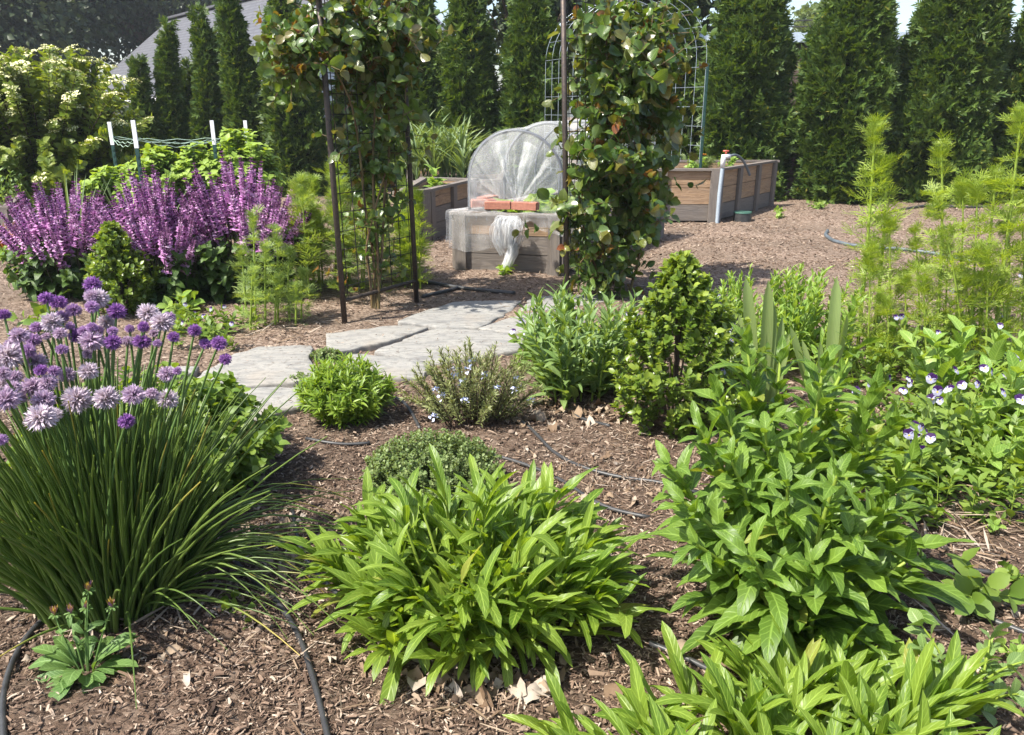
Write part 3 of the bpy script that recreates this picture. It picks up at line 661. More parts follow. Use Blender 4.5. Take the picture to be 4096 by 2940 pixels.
crown_tree('deciduous_tree', 'shaded tree behind the top of the wire arch', 2.3, 15.0, 7, 2.3, 3.1, 9000, .18, M['darktree'], 54, 'big trees beyond the garden', 26, 1.1)
crown_tree('deciduous_tree', 'pale green distant tree above the fence in the sky gap', 14.3, 40, 8, 2.6, 3.6, 9000, .22, M['fartree'], 55, None, 24)
for (px, Y, R_, zc, sd_, lab) in [(480, 13.5, 1.0, .45, 56, 'added dark filler shrub low behind the cream-flowering bush'), (760, 14.0, 1.1, .30, 57, 'added dark filler shrub beneath the slim arborvitae spires'), (1090, 14.2, 1.1, .45, 58, 'added dark filler shrub low in front of the pale gable wall'), (1500, 13.6, 1.0, .5, 59, 'added dark filler shrub low behind the garlic bed'), (2000, 13.4, .9, .5, 60, 'added dark filler shrub between two arborvitae behind the tunnel')]:
    crown_tree('filler_shrub', lab, P(px, 500, Y)[0], Y, 2, R_, zc, 7000, .10, M['darktree'], sd_, 'added dark filler shrubs behind the arborvitae', 26, .75)  # shrubs added to fill gaps where only dark shade shows

def build_house():
    R1 = np.array([-11.87, 30, 4.15]); u = np.array([.642, -.766, 0]); q = np.array([-.766, -.642, 0])
    Lr = 14.0; W = 3.0; ze = 1.75; R2 = R1 + u * Lr
    t = thing('house', 'house with grey shingle roof and pale blue-grey gable wall', 'house', (R1[0], R1[1], 0)); o = np.array([R1[0], R1[1], 0])
    for sgn, nm in ((1, 'roof'), (-1, 'roof')):
        mb = MB(); e = q * sgn * (W + .3); dz = np.array([0, 0, (ze - 4.15) * (W + .3) / W])
        a, b = R1 - u * .3 - o, R2 + u * .3 - o; c, d = b + e + dz, a + e + dz; th = np.array([0, 0, -.16])
        sl = math.hypot(W + .3, dz[2]); LL = Lr + .6
        mb.add(np.array([a, b, c, d, a + th, b + th, c + th, d + th]), [np.array([[0, 3, 2, 1] if sgn > 0 else [0, 1, 2, 3], [4, 5, 6, 7], [3, 7, 6, 2], [0, 4, 7, 3], [1, 2, 6, 5]])],
               np.array([[0, 0], [LL, 0], [LL, sl], [0, sl], [0, 0], [LL, 0], [LL, .1], [0, .1]])); mb.build(nm, M['shingle'], t, False)
    rc = MB(); rc.box((R1 + R2) / 2 - o + np.array([0, 0, .03]), u * (Lr / 2 + .3), q * .14, (0, 0, .035)); rc.build('ridge_cap', M['shingle'], t, False)
    for base, nm in ((R1, 'gable_wall'), (R2 - u * .02, 'gable_wall')):
        mb = MB(); b0 = base - o; p = [b0 + q * W + (0, 0, -4.15), b0 - q * W + (0, 0, -4.15), b0 - q * W + (0, 0, ze - 4.15 - .05), b0 + (0, 0, -.17), b0 + q * W + (0, 0, ze - 4.15 - .05)]
        p = np.array(p); mb.add(np.concatenate([p, p - u * .15]), [np.array([[0, 1, 2, 3, 4], [9, 8, 7, 6, 5]])]); mb.build(nm, M['siding'], t, False)
    for sgn in (1, -1):
        mb = MB(); mb.box((R1 + R2) / 2 - o + q * sgn * (W - .1) + np.array([0, 0, (ze - .1) / 2 - 4.15]), u * (Lr / 2 - .2), q * .08, (0, 0, (ze - .1) / 2)); mb.build('side_wall', M['siding'], t, False)
        g = MB(); e = q * sgn * (W + .34); g.box((R1 + R2) / 2 - o + e + np.array([0, 0, ze - 4.15 - .36]), u * (Lr / 2 + .3), q * .06, (0, 0, .07)); g.build('gutter', M['white'], t, False)
        f = MB(); a = R2 + u * .32 - o; b = a + q * sgn * (W + .3) + np.array([0, 0, (ze - 4.15) * (W + .3) / W]); mid = (a + b) / 2 - np.array([0, 0, .10]); f.box(mid, (b - a) / 2, u * .015, (0, 0, .11)); f.build('rake_board', M['white'], t, False)
build_house()

def build_fence():
    t = thing('wooden_fence', 'brown board fence with metal cap behind the right arborvitae trees', 'fence', (2.6, 12.4, 0)); mb = MB(); k = 0; x = 0.
    while x < 9.5:
        mb.box((x, .004 * (k % 2), 1.05), (.068, 0, 0), (0, .011, 0), (0, 0, 1.05)); x += .142; k += 1
    mb.build('boards', M['fence'], t, False)
    rl = MB()
    for z in (.4, 1.75): rl.box((4.75, .05, z), (4.8, 0, 0), (0, .02, 0), (0, 0, .045))
    rl.build('rail', M['fence'], t, False)
    cp = MB(); v = np.array([[-.05, -.07, 2.10], [9.55, -.07, 2.10], [9.55, 0, 2.24], [-.05, 0, 2.24], [-.05, .07, 2.10], [9.55, .07, 2.10]])
    cp.add(v, [np.array([[0, 1, 2, 3], [3, 2, 5, 4], [0, 4, 5, 1]]), np.array([[0, 3, 4], [1, 5, 2]])]); cp.build('cap', M['galv'], t, False)
build_fence()
for (y0, y1, lab) in ((62, 40, 'upper power line crossing the sky gap'), (85, 66, 'lower power line crossing the sky gap')):
    mb = MB(); a = P(2900, y0 + 8, 30); b = P(3600, y1 - 12, 30); s = np.linspace(0, 1, 14)[:, None]
    mb.tubes((a + (b - a) * s - np.array([0, 0, .25]) * (4 * s * (1 - s)))[None], .02, 5); tag(mb.build('power_line', M['hose']), lab, 'power line', 'power lines in the sky')

# cream-flowering bush, upper left
def build_viburnum():
    Y = 8.9; x = P(170, 600, Y)[0]; t = thing('flowering_shrub', 'large bright shrub with flat cream flower clusters at the left edge', 'shrub', (x, Y, 0)); r = RNG(71)
    L, S = MB(), MB(); n = 310; a = r.uniform(0, 2 * PI, n); u = r.random(n)
    R = 1.25; z = .25 + 1.55 * r.random(n) ** .8; rr = R * np.sqrt(np.clip(1 - ((z - .75) / 1.15) ** 2, .02, 1)) * (.55 + .45 * r.random(n)) * (.8 + .4 * vnoise(a * 2, z * 3, 4))
    E = np.column_stack([np.cos(a) * rr, np.sin(a) * rr * .8, z]); B = np.column_stack([E[:, 0] * .15, E[:, 1] * .15, 0 * z]); C = B * .5 + E * .5 + np.array([0, 0, .35])
    leafy(L, S, B, C, E, 26, 2, leaves(4, 5, n=3, w=.34, bend=.6, fold=.3), .088, r, 65, .3, rs=(.012, .003), prof=lambda t: .8 + .4 * np.sin(t * 3))
    L.build('leaves', M['viburnum'], t); S.build('branches', M['bark'], t)
    fl = []
    for k in range(3):
        mb = MB(); q = RNG(80 + k); m = 70; rad = np.sqrt(q.random(m)); th = q.uniform(0, 6.28, m)
        pos = np.column_stack([rad * np.cos(th), rad * np.sin(th), .25 * (1 - rad ** 2)]) ; mb.scatter([leaf(2, .5, bend=.3)], pos, np.column_stack([np.cos(th), np.sin(th), q.normal(0, .4, m)]), np.array([[0, 0, 1.]]) + q.normal(0, .3, (m, 3)), .26, q)
        o = mb.build('flower_cluster', M['cream'], t); fl.append(o.data); bpy.data.objects.remove(o)
    top = np.argsort(-(E[:, 2] * .7 + .9 * (-E[:, 1]) + .3 * E[:, 0] + r.random(n) * .9))[:98]
    for i in top: child('flower_cluster', fl[i % 3], t, E[i] + (0, 0, .02), (r.normal(0, .25), r.normal(0, .25), r.uniform(0, 6)), r.uniform(.05, .095))
build_viburnum()

# raspberry row with posts and wires
def build_raspberry():
    r = RNG(90); cz = []
    for k, (px, Y, R, h, lab) in enumerate([(480, 7.2, .42, .70, 'raspberry clump at the left end of the row, under two white-tipped posts'), (650, 7.5, .42, .80, 'raspberry clump in the left middle of the posted row'), (830, 7.7, .42, .84, 'raspberry clump in the right middle of the posted row'), (965, 7.9, .42, .96, 'tallest raspberry clump, at the right end of the posted row')]):
        x = P(px, 800, Y)[0]; t = thing('raspberry_bush', lab, 'raspberry bush', (x, Y, 0), 'raspberry bushes between the posts'); L, S = MB(), MB(); n = 60
        a = r.uniform(0, 6.28, n); q = np.sqrt(r.random(n)); E = np.column_stack([np.cos(a) * q * R, np.sin(a) * q * R, h * (1.02 - .42 * q ** 2) * r.uniform(.82, 1.05, n)])
        B = E * np.array([.4, .4, 0]); C = (B + E) / 2 + np.array([0, 0, .15])
        leafy(L, S, B, C, E, 17, 3, leaves(5, 7, n=4, w=.30, bend=.9, fold=.25, wave=.2, ser=.12), .088, r, 75, .3, step=2.4, rs=(.006, .002), tint=lambda t, g: np.clip((t - .72) * 2, 0, .5))
        L.build('leaves', M['raspberry'], t); S.build('canes', M['cane'], t)
build_raspberry()
POSTS = []
for (tx, ty, Y, lab) in [(437, 492, 7.9, 'leftmost white-tipped green post, behind the left raspberry clump'), (532, 486, 6.7, 'white-tipped green post standing in front of the raspberries'), (847, 486, 7.6, 'white-tipped green post, left of the two at the right end of the raspberries'), (980, 486, 8.3, 'rightmost white-tipped green post, behind the raspberries')]:
    tp = P(tx, ty, Y); t = thing('fence_post', lab, 'post', (tp[0], Y, 0), 'white-tipped posts around the raspberries'); h = tp[2]
    lean = -.0
    mb = MB(); mb.box((0, 0, h * .40), (.016, 0, 0), (0, .004, 0), (0, 0, h * .40 + .05)); mb.box((0, .017, h * .40), (.004, 0, 0), (0, .014, 0), (0, 0, h * .40 + .05))
    for z in np.arange(.1, h * .78, .055): mb.box((0, -.006, z), (.009, 0, 0), (0, .003, 0), (0, 0, .01))
    mb.build('shaft', M['tgreen'], t, False)
    c = MB(); c.box((0, 0, h * .9 + .01), (.017, 0, 0), (0, .0055, 0), (0, 0, h * .1)); c.box((0, .0185, h * .9 + .01), (.0055, 0, 0), (0, .014, 0), (0, 0, h * .1)); c.build('white_tip', M['white'], t, False)
    POSTS.append((tp[0], Y, h))
for (i, j, d1, d2, lab) in [(0, 1, .14, .14, 'pale green wire joining the two left raspberry posts'), (1, 2, .13, .16, 'sagging pale green wire along the front of the raspberries'), (2, 3, .17, .12, 'pale green wire joining the two right raspberry posts'), (0, 3, .13, .13, 'pale green wire along the back of the raspberries')]:
    mb = MB(); a = np.array([POSTS[i][0], POSTS[i][1], POSTS[i][2] - d1]); b = np.array([POSTS[j][0], POSTS[j][1], POSTS[j][2] - d2]); s = np.linspace(0, 1, 20)[:, None]
    for k in range(2): mb.tubes((a + (b - a) * s - np.array([0, 0, .035 + .03 * k]) * 4 * s * (1 - s) + np.array([0, .0, .008]) * np.sin(s * 30 + k * 3))[None], .0028, 4)
    tag(mb.build('support_wire', M['string']), lab, 'wire', 'wires around the raspberries')

# ------------------------------------------------------------------ raised beds
def raised_bed(A, B, C, D, h, label, seed, rows=3, posts=(1, 2, 1, 2), matp='wood', ntop=1):
    """plank bed on four ground corners (counter-clockwise from near left)"""
    cs = [np.array([p[0], p[1], 0.]) for p in (A, B, C, D)]; o = sum(cs) / 4; t = thing('raised_bed', label, 'raised bed', o, 'plank raised beds'); cs = [c - o for c in cs]
    pm = MB(); cap = MB()
    for k in range(4):
        a, b = cs[k], cs[(k + 1) % 4]; d = b - a; ln = np.linalg.norm(d); d = d / ln; nn = np.array([d[1], -d[0], 0]); mb = MB(); up = MB(); rh = h / rows
        for i in range(rows):
            (up if i >= rows - ntop else mb).box((a + b) / 2 - nn * .03 + np.array([0, 0, rh * (i + .5)]), d * (ln / 2 - .04), nn * .018, (0, 0, rh / 2 - .003))
        mb.build('side_panel', M['woodgrey'], t, False); up.build('upper_board', M[matp], t, False)
        for u in np.linspace(0, 1, posts[k] + 1):
            pp = MB(); off = .045 if u == 0 else (-.045 if u == 1 else 0)
            pp.box(a + d * (u * ln + off) + nn * .008 + np.array([0, 0, h / 2 - .02]), d * .045, nn * .017, (0, 0, h / 2 + .022)); pp.build('post', M['woodgrey'], t, False)
        e = MB(); e.box((a + b) / 2 - nn * .012 + np.array([0, 0, h + .016]), d * (ln / 2 + (.03 if k % 2 == 0 else -.024)), nn * .036, (0, 0, .0125)); e.build('cap_rail', M['woodgrey'], t, False)
    s = MB(); n = 16; uu, vv = np.meshgrid(np.linspace(0.03, .97, n), np.linspace(.03, .97, n)); pt = (1 - uu)[..., None] * (1 - vv)[..., None] * cs[0] + uu[..., None] * (1 - vv)[..., None] * cs[1] + uu[..., None] * vv[..., None] * cs[2] + (1 - uu)[..., None] * vv[..., None] * cs[3]
    pt[..., 2] = h * .86 + .02 * RNG(seed).random((n, n)); i = np.arange(n - 1)[:, None] * n; j = np.arange(n - 1)[None]
    s.add(pt.reshape(-1, 3), np.stack([i + j, i + j + 1, i + n + j + 1, i + n + j], -1).reshape(-1, 4)); s.build('soil', M['soil'], t)
    return t, [c + o for c in cs]
A1 = G(1822, 1083); B1 = G(2238, 1101); sd = G(2645, 945) - B1; C1 = B1 + sd * 1.0; D1 = A1 + sd * 1.0; HB = .425
bed1, c1 = raised_bed(A1, B1, C1, D1, HB, 'weathered plank bed under the white netting tunnel', 1, posts=(1, 2, 1, 2))
A2 = G(2420, 884); B2 = G(2862, 884); C2 = G(3087, 822); D2 = C2 + (A2 - B2) * 1.15
raised_bed(A2, B2, C2, D2, .54, 'plank bed with the grey standpipe at its corner, on the right', 2, posts=(2, 3, 2, 3), ntop=2)
A3 = G(1600, 985); B3 = G(1722, 968); C3 = G(1900, 900); D3 = G(1700, 890)
raised_bed(A3, np.array([B3[0], B3[1], 0]), C3, D3, .46, 'plank bed partly hidden behind the left arbor panel', 3, posts=(1, 2, 1, 2))
A4 = G(1640, 868); B4 = G(2000, 862); C4 = G(2030, 790); D4 = G(1640, 795)
raised_bed(A4, B4, C4, D4, .38, 'plank bed full of garlic leaves behind the netting tunnel', 4, posts=(3, 1, 2, 1))
A5 = G(-260, 985); B5 = G(62, 985); C5 = G(130, 880); D5 = G(-190, 880)
raised_bed(A5, B5, C5, D5, .33, 'plank bed at the left edge behind the purple salvia', 5, posts=(2, 1, 2, 1))

# garlic in the back bed
GAR = leaves(6, 31, n=8, w=.028, peak=.25, k=.8, bend=.9, fold=.9)
def build_garlic():
    r = RNG(33); lab = 'tall narrow-leaved garlic plant in the back plank bed'
    for k in range(38):
        u, v = r.random(), r.random(); p = (A4 * (1 - u) + B4 * u) * (1 - v) + (D4 * (1 - u) + C4 * u) * v
        p = np.array([P(1610 + 250 * (k + .5) / 38 + r.normal(0, 10), 700, 8.9 + 1.5 * r.random())[0], 0, .34]); Yk = r.uniform(G(0, 858)[1], G(0, 800)[1]); p[1] = Yk; p[0] = P(1640 + 225 * (k + .5) / 38 + r.normal(0, 12), 700, Yk)[0]
        t = thing('garlic_plant', lab, 'garlic', p, 'garlic plants in the back bed'); L = MB(); n = 14
        a = r.uniform(0, 6.28, n); e = r.uniform(.05, .38, n); z0 = r.uniform(0, .30, n)
        L.scatter(GAR, np.column_stack([0 * a, 0 * a, z0]), np.column_stack([np.cos(a) * e, np.sin(a) * e, np.ones(n)]), np.column_stack([-np.cos(a), -np.sin(a), np.full(n, .4)]), r.uniform(.38, .66, n), r, wid=.85)
        L.build('leaves', M['garlic'], t); S = MB(); S.tubes(np.array([[0, 0, 0], [0, 0, .15], [.005, 0, .36]])[None], [.012, .011, .006], 6); S.build('stem', M['garlic'], t)
build_garlic()

# lettuces under the net
LET = leaves(5, 61, n=7, w=.42, peak=.65, k=1.2, bend=1.0, fold=.25, wave=.45, cols=5)
def build_lettuce():
    r = RNG(62); spots = [(.30, .16), (.70, .14), (.50, .34), (.25, .45), (.75, .42), (.5, .62), (.3, .75), (.72, .72), (.5, .9)]
    labs = ['front left lettuce under the netting', 'front right lettuce under the netting, beside the hoop foot'] + ['green lettuce deeper inside the netting tunnel'] * 7
    for (u, v), lab in zip(spots, labs):
        p = (A1 * (1 - u) + B1 * u) * (1 - v) + (D1 * (1 - u) + C1 * u) * v; t = thing('lettuce_plant', lab, 'lettuce', (p[0], p[1], HB * .87), 'lettuces under the netting tunnel'); L = MB(); n = 22
        a = r.uniform(0, 6.28, n); e = r.uniform(.3, 1.6, n)
        L.scatter(LET, np.column_stack([np.cos(a) * .015, np.sin(a) * .015, 0 * a]), np.column_stack([np.cos(a) * e, np.sin(a) * e, np.ones(n)]), np.column_stack([-np.cos(a), -np.sin(a), e]), r.uniform(.12, .22, n), r); L.build('leaves', M['lettuce'], t)
build_lettuce()

# netting tunnel
def build_tunnel():
    e1 = (B1 - A1); e1[2] = 0; Lw = np.linalg.norm(e1); e1 /= Lw; e2 = sd.copy(); e2[2] = 0; Ls = np.linalg.norm(e2); e2 /= Ls
    fc = (A1 + B1) / 2 + e2 * .10 + e1 * .015; fc[2] = HB + .02
    t = thing('netting_tunnel', 'white insect netting over dark hoops on the plank bed', 'netting tunnel', fc)
    hw = .355; leg = .24; nA = 28; th = np.linspace(0, PI, nA)
    def hoop2(extra=0.0):
        a = [(-hw - extra, z) for z in np.linspace(0, leg, 6)[:-1]] + [(-(hw + extra) * math.cos(x), leg + (hw + extra) * math.sin(x)) for x in th] + [(hw + extra, z) for z in np.linspace(leg, 0, 6)[1:]]
        return np.array(a)
    hp = hoop2(); offs = [0.0, .52, 1.04, 1.50, min(1.95, Ls - .2)]
    for of in offs:
        mb = MB(); pts = e1[None] * hp[:, :1] + np.array([0, 0, 1.]) * hp[:, 1:] + e2 * of
        pts[:, 2] += .05 * min(of, .6) / .6 * hp[:, 1] / .6; mb.tubes(pts[None], .0115, 8, cap=True); mb.build('hoop', M['hoop'], t)
    r = RNG(66); hq = hoop2(.016); nv = 50; vs = []
    for k, of in enumerate(np.linspace(-.01, offs[-1] + .02, nv)):
        x = min(abs(of - o) for o in offs); sag = .035 * min(1, x / .22); p = hq.copy(); p[:, 0] *= (1 - sag * .9); p[:, 1] = p[:, 1] * (1 - sag * .8 * (p[:, 1] > leg))
        w_ = .010 * (vnoise(np.arange(len(p)) * .9, np.full(len(p), of * 14), 3) - .5) + .006 * (vnoise(np.arange(len(p)) * .35 + of * 6, np.full(len(p), of * 30), 5) - .5)
        p = p * (1 + w_[:, None] * 1.5); p[:, 1] *= 1 + .083 * min(max(of, 0), .6) / .6; vs.append(e1[None] * p[:, :1] + np.array([0, 0, 1.]) * p[:, 1:] + e2 * of)
    vs = np.array(vs); m = vs.shape[1]; i = np.arange(nv - 1)[:, None] * m; j = np.arange(m - 1)[None]; mb = MB()
    mb.add(vs.reshape(-1, 3), np.stack([i + j, i + j + 1, i + m + j + 1, i + m + j], -1).reshape(-1, 4)); mb.build('netting', M['net'], t)
    # front curtain gathered to the bricks
    g = -e2 * .05 + np.array([0, 0, .045]) + e1 * .05; nr = 20; nc = 150
    s_ = np.linspace(0, len(hp) - 1, nc); hx = np.interp(s_, np.arange(len(hp)), hp[:, 0]); hz = np.interp(s_, np.arange(len(hp)), hp[:, 1]); rim = e1[None] * hx[:, None] + np.array([0, 0, 1.]) * hz[:, None] - e2 * .012
    mb = MB(); vs = []
    ph = np.cumsum(r.uniform(.12, .55, nc)); fm = np.clip(vnoise(np.arange(nc) * .085, np.zeros(nc), 12) * 2.2 - .75, .06, 1)[:, None]; cr = lambda k: (vnoise(np.arange(nc) * .16, np.full(nc, k * .55), 21) - .5)[:, None] * .05 + (vnoise(np.arange(nc) * .5, np.full(nc, k * 1.3), 22) - .5)[:, None] * .018
    for k in range(nr):
        u = k / (nr - 1); amp = .030 * (u * (1 - u) * 4) ** .7
        p = g[None] * (1 - u) + rim * u + e1 * .05 * np.sin(ph)[:, None] * (1 - u) * u - e2[None] * (amp * np.sin(ph) + amp * .5 * np.sin(ph * 2.3 + 1))[:, None] * fm - e2[None] * cr(k) * (u * (1 - u) * 4) - e2 * .05 * math.sin(PI * u); vs.append(p)
    vs = np.array(vs); i = np.arange(nr - 1)[:, None] * nc; j = np.arange(nc - 1)[None]; fa = np.stack([i + j, i + j + 1, i + nc + j + 1, i + nc + j], -1).reshape(-1, 4); mb.add(vs.reshape(-1, 3), fa); mb.build('end_netting', M['net'], t)
    # folded-over streaks of net
    mb = MB()
    for (a0, a1) in ((.40, .475), (.57, .665), (.72, .80), (.58, .65), (.41, .46)):
        kk = np.linspace(a0, a1, 9); ii = (kk * (nc - 1)).astype(int); up = []
        for k in range(nr):
            u = k / (nr - 1); up.append(vs[k][ii] - e2 * (.018 + .012 * np.sin(np.arange(9) * 2.2)[:, None] * u))
        up = np.array(up)[:int(nr * .93)]; n_ = len(up); i = np.arange(n_ - 1)[:, None] * 9; j = np.arange(8)[None]; mb.add(up.reshape(-1, 3), np.stack([i + j, i + j + 1, i + 10 + j, i + 9 + j], -1).reshape(-1, 4))
    mb.build('net_fold', M['net'], t)
    # skirt hanging over the bed edge at the front and sides
    def skirt(p0, p1, nrm_, drop, seed, name):
        n_ = 60; mm = 16; q = RNG(seed); u = np.linspace(0, 1, n_); vs = []
        dr = drop(u)
        for k in range(mm):
            v = k / (mm - 1)
            if v < .25: inn = .13 * (1 - v / .25); z = .022 + .01 * np.sin(u * 20); z = z + .0 * u
            else: inn = 0; z = .022 - dr * (v - .25) / .75
            wv = .016 * np.sin(u * 37 + 2 * v) * max(0, v - .2) + .014 * (vnoise(u * 14, np.full(n_, v * 5), seed) - .3)
            vs.append(p0[None] * (1 - u[:, None]) + p1[None] * u[:, None] + nrm_[None] * (.042 - inn + np.maximum(wv, -.012))[:, None] + np.array([0, 0, 1.]) * (z + np.zeros(n_))[:, None])
        vs = np.array(vs); i = np.arange(mm - 1)[:, None] * n_; j = np.arange(n_ - 1)[None]; mb = MB(); mb.add(vs.reshape(-1, 3), np.stack([i + j, i + j + 1, i + n_ + j + 1, i + n_ + j], -1).reshape(-1, 4)); mb.build(name, M['net3'], t)
    z0 = np.array([0, 0, HB + .012]); a = A1 * [1, 1, 0] + z0 - fc - e1 * .03; b = B1 * [1, 1, 0] + z0 - fc + e1 * .03; n1 = np.array([e1[1], -e1[0], 0]); n2 = np.array([e2[1], -e2[0], 0])
    skirt(a, b, n1, lambda u: np.where(u < .45, .27 + .03 * np.sin(u * 9), np.interp(u, [.45, .6, .72, .8, 1], [.27, .10, .05, .12, .16])), 3, 'skirt')
    skirt(b, b + e2 * Ls, n2, lambda u: .14 + .04 * np.sin(u * 11), 5, 'skirt'); skirt(a + e2 * Ls, a, -n2, lambda u: .26 + .03 * np.sin(u * 10), 6, 'skirt')
    # knotted tail hanging at the front
    mb = MB(); kc = (a + b) / 2 + n1 * .085 + e1 * .03
    zc = np.array([0, 0, 1.])
    q = RNG(91); nu, nv = 16, 22
    for k in range(13):
        ang_ = -1.2 + 2.4 * k / 12 + q.normal(0, .12); ln_ = q.uniform(.19, .30); bul = q.uniform(.03, .065); wd = q.uniform(.025, .05); v = np.linspace(0, 1, nv); ph_ = q.uniform(0, 6); fr = q.uniform(5, 9)
        sx = math.sin(ang_); prof_ = np.sin(np.clip(v * .80 + .12, 0, 1) * PI) ** .6
        u = np.linspace(-1, 1, nu)[None]; wv_ = (wd * (.25 + .9 * np.sin(np.clip(v * .9 + .05, 0, 1) * PI)))[:, None]
        X = sx * .075 * prof_[:, None] + .02 * sx + u * wv_ + .012 * np.sin(v * 7 + ph_)[:, None]; Yo = bul * prof_[:, None] * math.cos(ang_) + .014 * np.sin(u * fr + ph_ + 3 * v[:, None]) * (.3 + prof_[:, None]) + .006 * np.sin(u * 17 + v[:, None] * 9); Z = -.0 - ln_ * v[:, None] + .03 * np.sin(v * PI)[:, None] + .010 * np.sin(u * 4 + ph_) * v[:, None]
        pts = kc[None, None] + e1 * X[..., None] + n1 * Yo[..., None] + zc * (Z[..., None] + .01); i_ = np.arange(nv - 1)[:, None] * nu; j_ = np.arange(nu - 1)[None]
        mb.add(pts.reshape(-1, 3), np.stack([i_ + j_, i_ + j_ + 1, i_ + nu + j_ + 1, i_ + nu + j_], -1).reshape(-1, 4))
    for k in range(3):
        v = np.linspace(0, 1, 20); th_ = np.linspace(0, 2 * PI, 15)[:-1]; rad_ = (.020 + .022 * np.sin(np.clip(v * 1.1, 0, 1) * PI) ** .7 * (1 - .5 * v))[:, None] * (1 + .35 * np.sin(th_ * 4 + v[:, None] * 5 + k * 2)) * (1 - .25 * k)
        cx = kc[None] - zc * (.16 + .31 * v)[:, None] + e1 * (.02 * np.sin(v * 6 + k * .4) + .02 * (1 - v))[:, None]; pts = cx[:, None] + e1 * (rad_ * np.cos(th_))[..., None] + n1 * (rad_ * np.sin(th_) + .01)[..., None]
        i_ = np.arange(19)[:, None] * 14; j_ = np.arange(14)[None]; j2_ = (j_ + 1) % 14; mb.add(pts.reshape(-1, 3), np.stack([i_ + j_, i_ + j2_, i_ + 14 + j2_, i_ + 14 + j_], -1).reshape(-1, 4))
    mb.build('knot', M['net2'], t)
    # bricks
    def brick(c, rot, lab):
        q = np.array([[math.cos(rot), math.sin(rot), 0], [-math.sin(rot), math.cos(rot), 0]]); o_ = MB(); o_.box((0, 0, .0285), q[0] * .097, q[1] * .046, (0, 0, .0285)); ob = o_.build('brick', M['brick'], None, False)
        ob.location = c; bv = ob.modifiers.new('bevel', 'BEVEL'); bv.width = .004; bv.segments = 2; tag(ob, lab, 'brick', 'bricks holding down the netting')
    base = (A1 + B1) / 2 + e2 * .035; base[2] = HB + .052; ang = math.atan2(e1[1], e1[0])
    brick(base - e1 * .085, ang + .14, 'red brick left of the net knot, end to end with another'); brick(base + e1 * .125, ang - .13, 'red brick right of the net knot, end to end with another')
    brick(base - e1 * .27 + e2 * .12, ang + .5, 'red brick lying inside the front left corner of the netting'); brick(base - e1 * .36 + e2 * .36, ang + 1.3, 'red brick farther back along the left edge of the tunnel')
build_tunnel()

# right bed: standpipe, marigold, arch, lid
def build_right_things():
    p = G(2866, 884); p[1] -= .03; z = .72; t = thing('standpipe', 'grey water standpipe with white elbow and red tap', 'water tap', (p[0], p[1], 0))
    mb = MB(); mb.tubes(np.array([[0, 0, -.05], [.0, 0, .3], [.012, 0, z - .12]])[None], .021, 10); mb.build('pipe', M['pvc'], t)
    mb = MB(); mb.tubes(np.array([[.012, 0, z - .14], [.012, 0, z - .05], [.016, 0, z - .035]])[None], .027, 12, cap=True); mb.tubes(np.array([[-.005, 0, z - .03], [.03, 0, z - .025], [.085, .02, z - .02]])[None], .025, 12, cap=True); mb.build('elbow', M['pvcw'], t)
    mb = MB(); mb.tubes(np.array([[.035, 0, z], [.035, 0, z + .025]])[None], .012, 8, cap=True); mb.box((.035, 0, z + .033), (.03, 0, 0), (0, .012, 0), (0, 0, .009)); mb.build('tap_handle', M['redp'], t)
    s = np.linspace(0, 1, 14); h = MB(); pts = np.column_stack([.085 + .30 * s, .02 + .22 * s, z - .02 + .03 * np.sin(s * PI) - .22 * s ** 2]); h.tubes((pts + np.array([p[0], p[1], 0]))[None], .014, 8); tag(h.build('short_hose', M['ghose']), 'short dark hose running from the tap into the plank bed', 'hose')
    c = G(2968, 878); mb = MB(); mb.tubes(np.array([[0, 0, -.03], [0, 0, .075]])[None], [.105, .098], 24, cap=True); o = mb.build('valve_box', M['hose'], None, False); o.location = c; tag(o, 'round dark valve box with green lid beside the plank bed', 'valve box')
    mb = MB(); mb.tubes(np.array([[0, 0, .0755], [0, 0, .09]])[None], [.104, .10], 24, cap=True); mb.build('lid', M['lid'], o, False)
    mp = P(2815, 700, G(0, 850)[1]); t = thing('marigold_plant', 'small marigold with one orange bloom in the plank bed', 'marigold', (mp[0], mp[1], .47)); r = RNG(9); L, S = MB(), MB(); n = 16
    a = r.uniform(0, 6.28, n); E = np.column_stack([np.cos(a) * .11 * r.random(n), np.sin(a) * .11 * r.random(n), r.uniform(.08, .17, n)]); leafy(L, S, E * 0, E * .5 + [0, 0, .02], E, 6, 2, FEATHER, .07, r, 60, .2, rs=(.003, .001)); L.build('leaves', M['thyme'], t); S.build('stems', M['greenstem'], t)
    f = MB(); q = 40; a = r.uniform(0, 6.28, q); f.scatter([leaf(2, .4, bend=.4)], np.zeros((q, 3)) + [-.01, 0, .20], np.column_stack([np.cos(a), np.sin(a), r.uniform(-.1, .8, q)]), np.array([[0, 0, 1.]]) + np.zeros((q, 3)), .032, r); f.tubes(np.array([[0, 0, .05], [-.01, 0, .2]])[None], .002, 4); f.build('bloom', M['orange'], t)
    for (px, py, Y) in ((2780, 700, 9.4), (2905, 690, 9.6), (2600, 690, 9.2), (2660, 690, 9.9)):
        q = P(px, py, Y); t = thing('bed_seedling', 'small green seedling in the plank bed under the arch', 'seedling', (q[0], Y, .46), 'seedlings in the right plank bed'); L, S = MB(), MB(); n = 9; a = r.uniform(0, 6.28, n)
        E = np.column_stack([np.cos(a) * .09, np.sin(a) * .09, r.uniform(.05, .2, n)]); leafy(L, S, E * 0, E * .5 + [0, 0, .03], E, 6, 2, leaves(3, 3, n=3, w=.35), .05, r, 60, .3, rs=(.003, .001)); L.build('leaves', M['light_leaf'], t); S.build('stems', M['greenstem'], t)
FEATHER = []
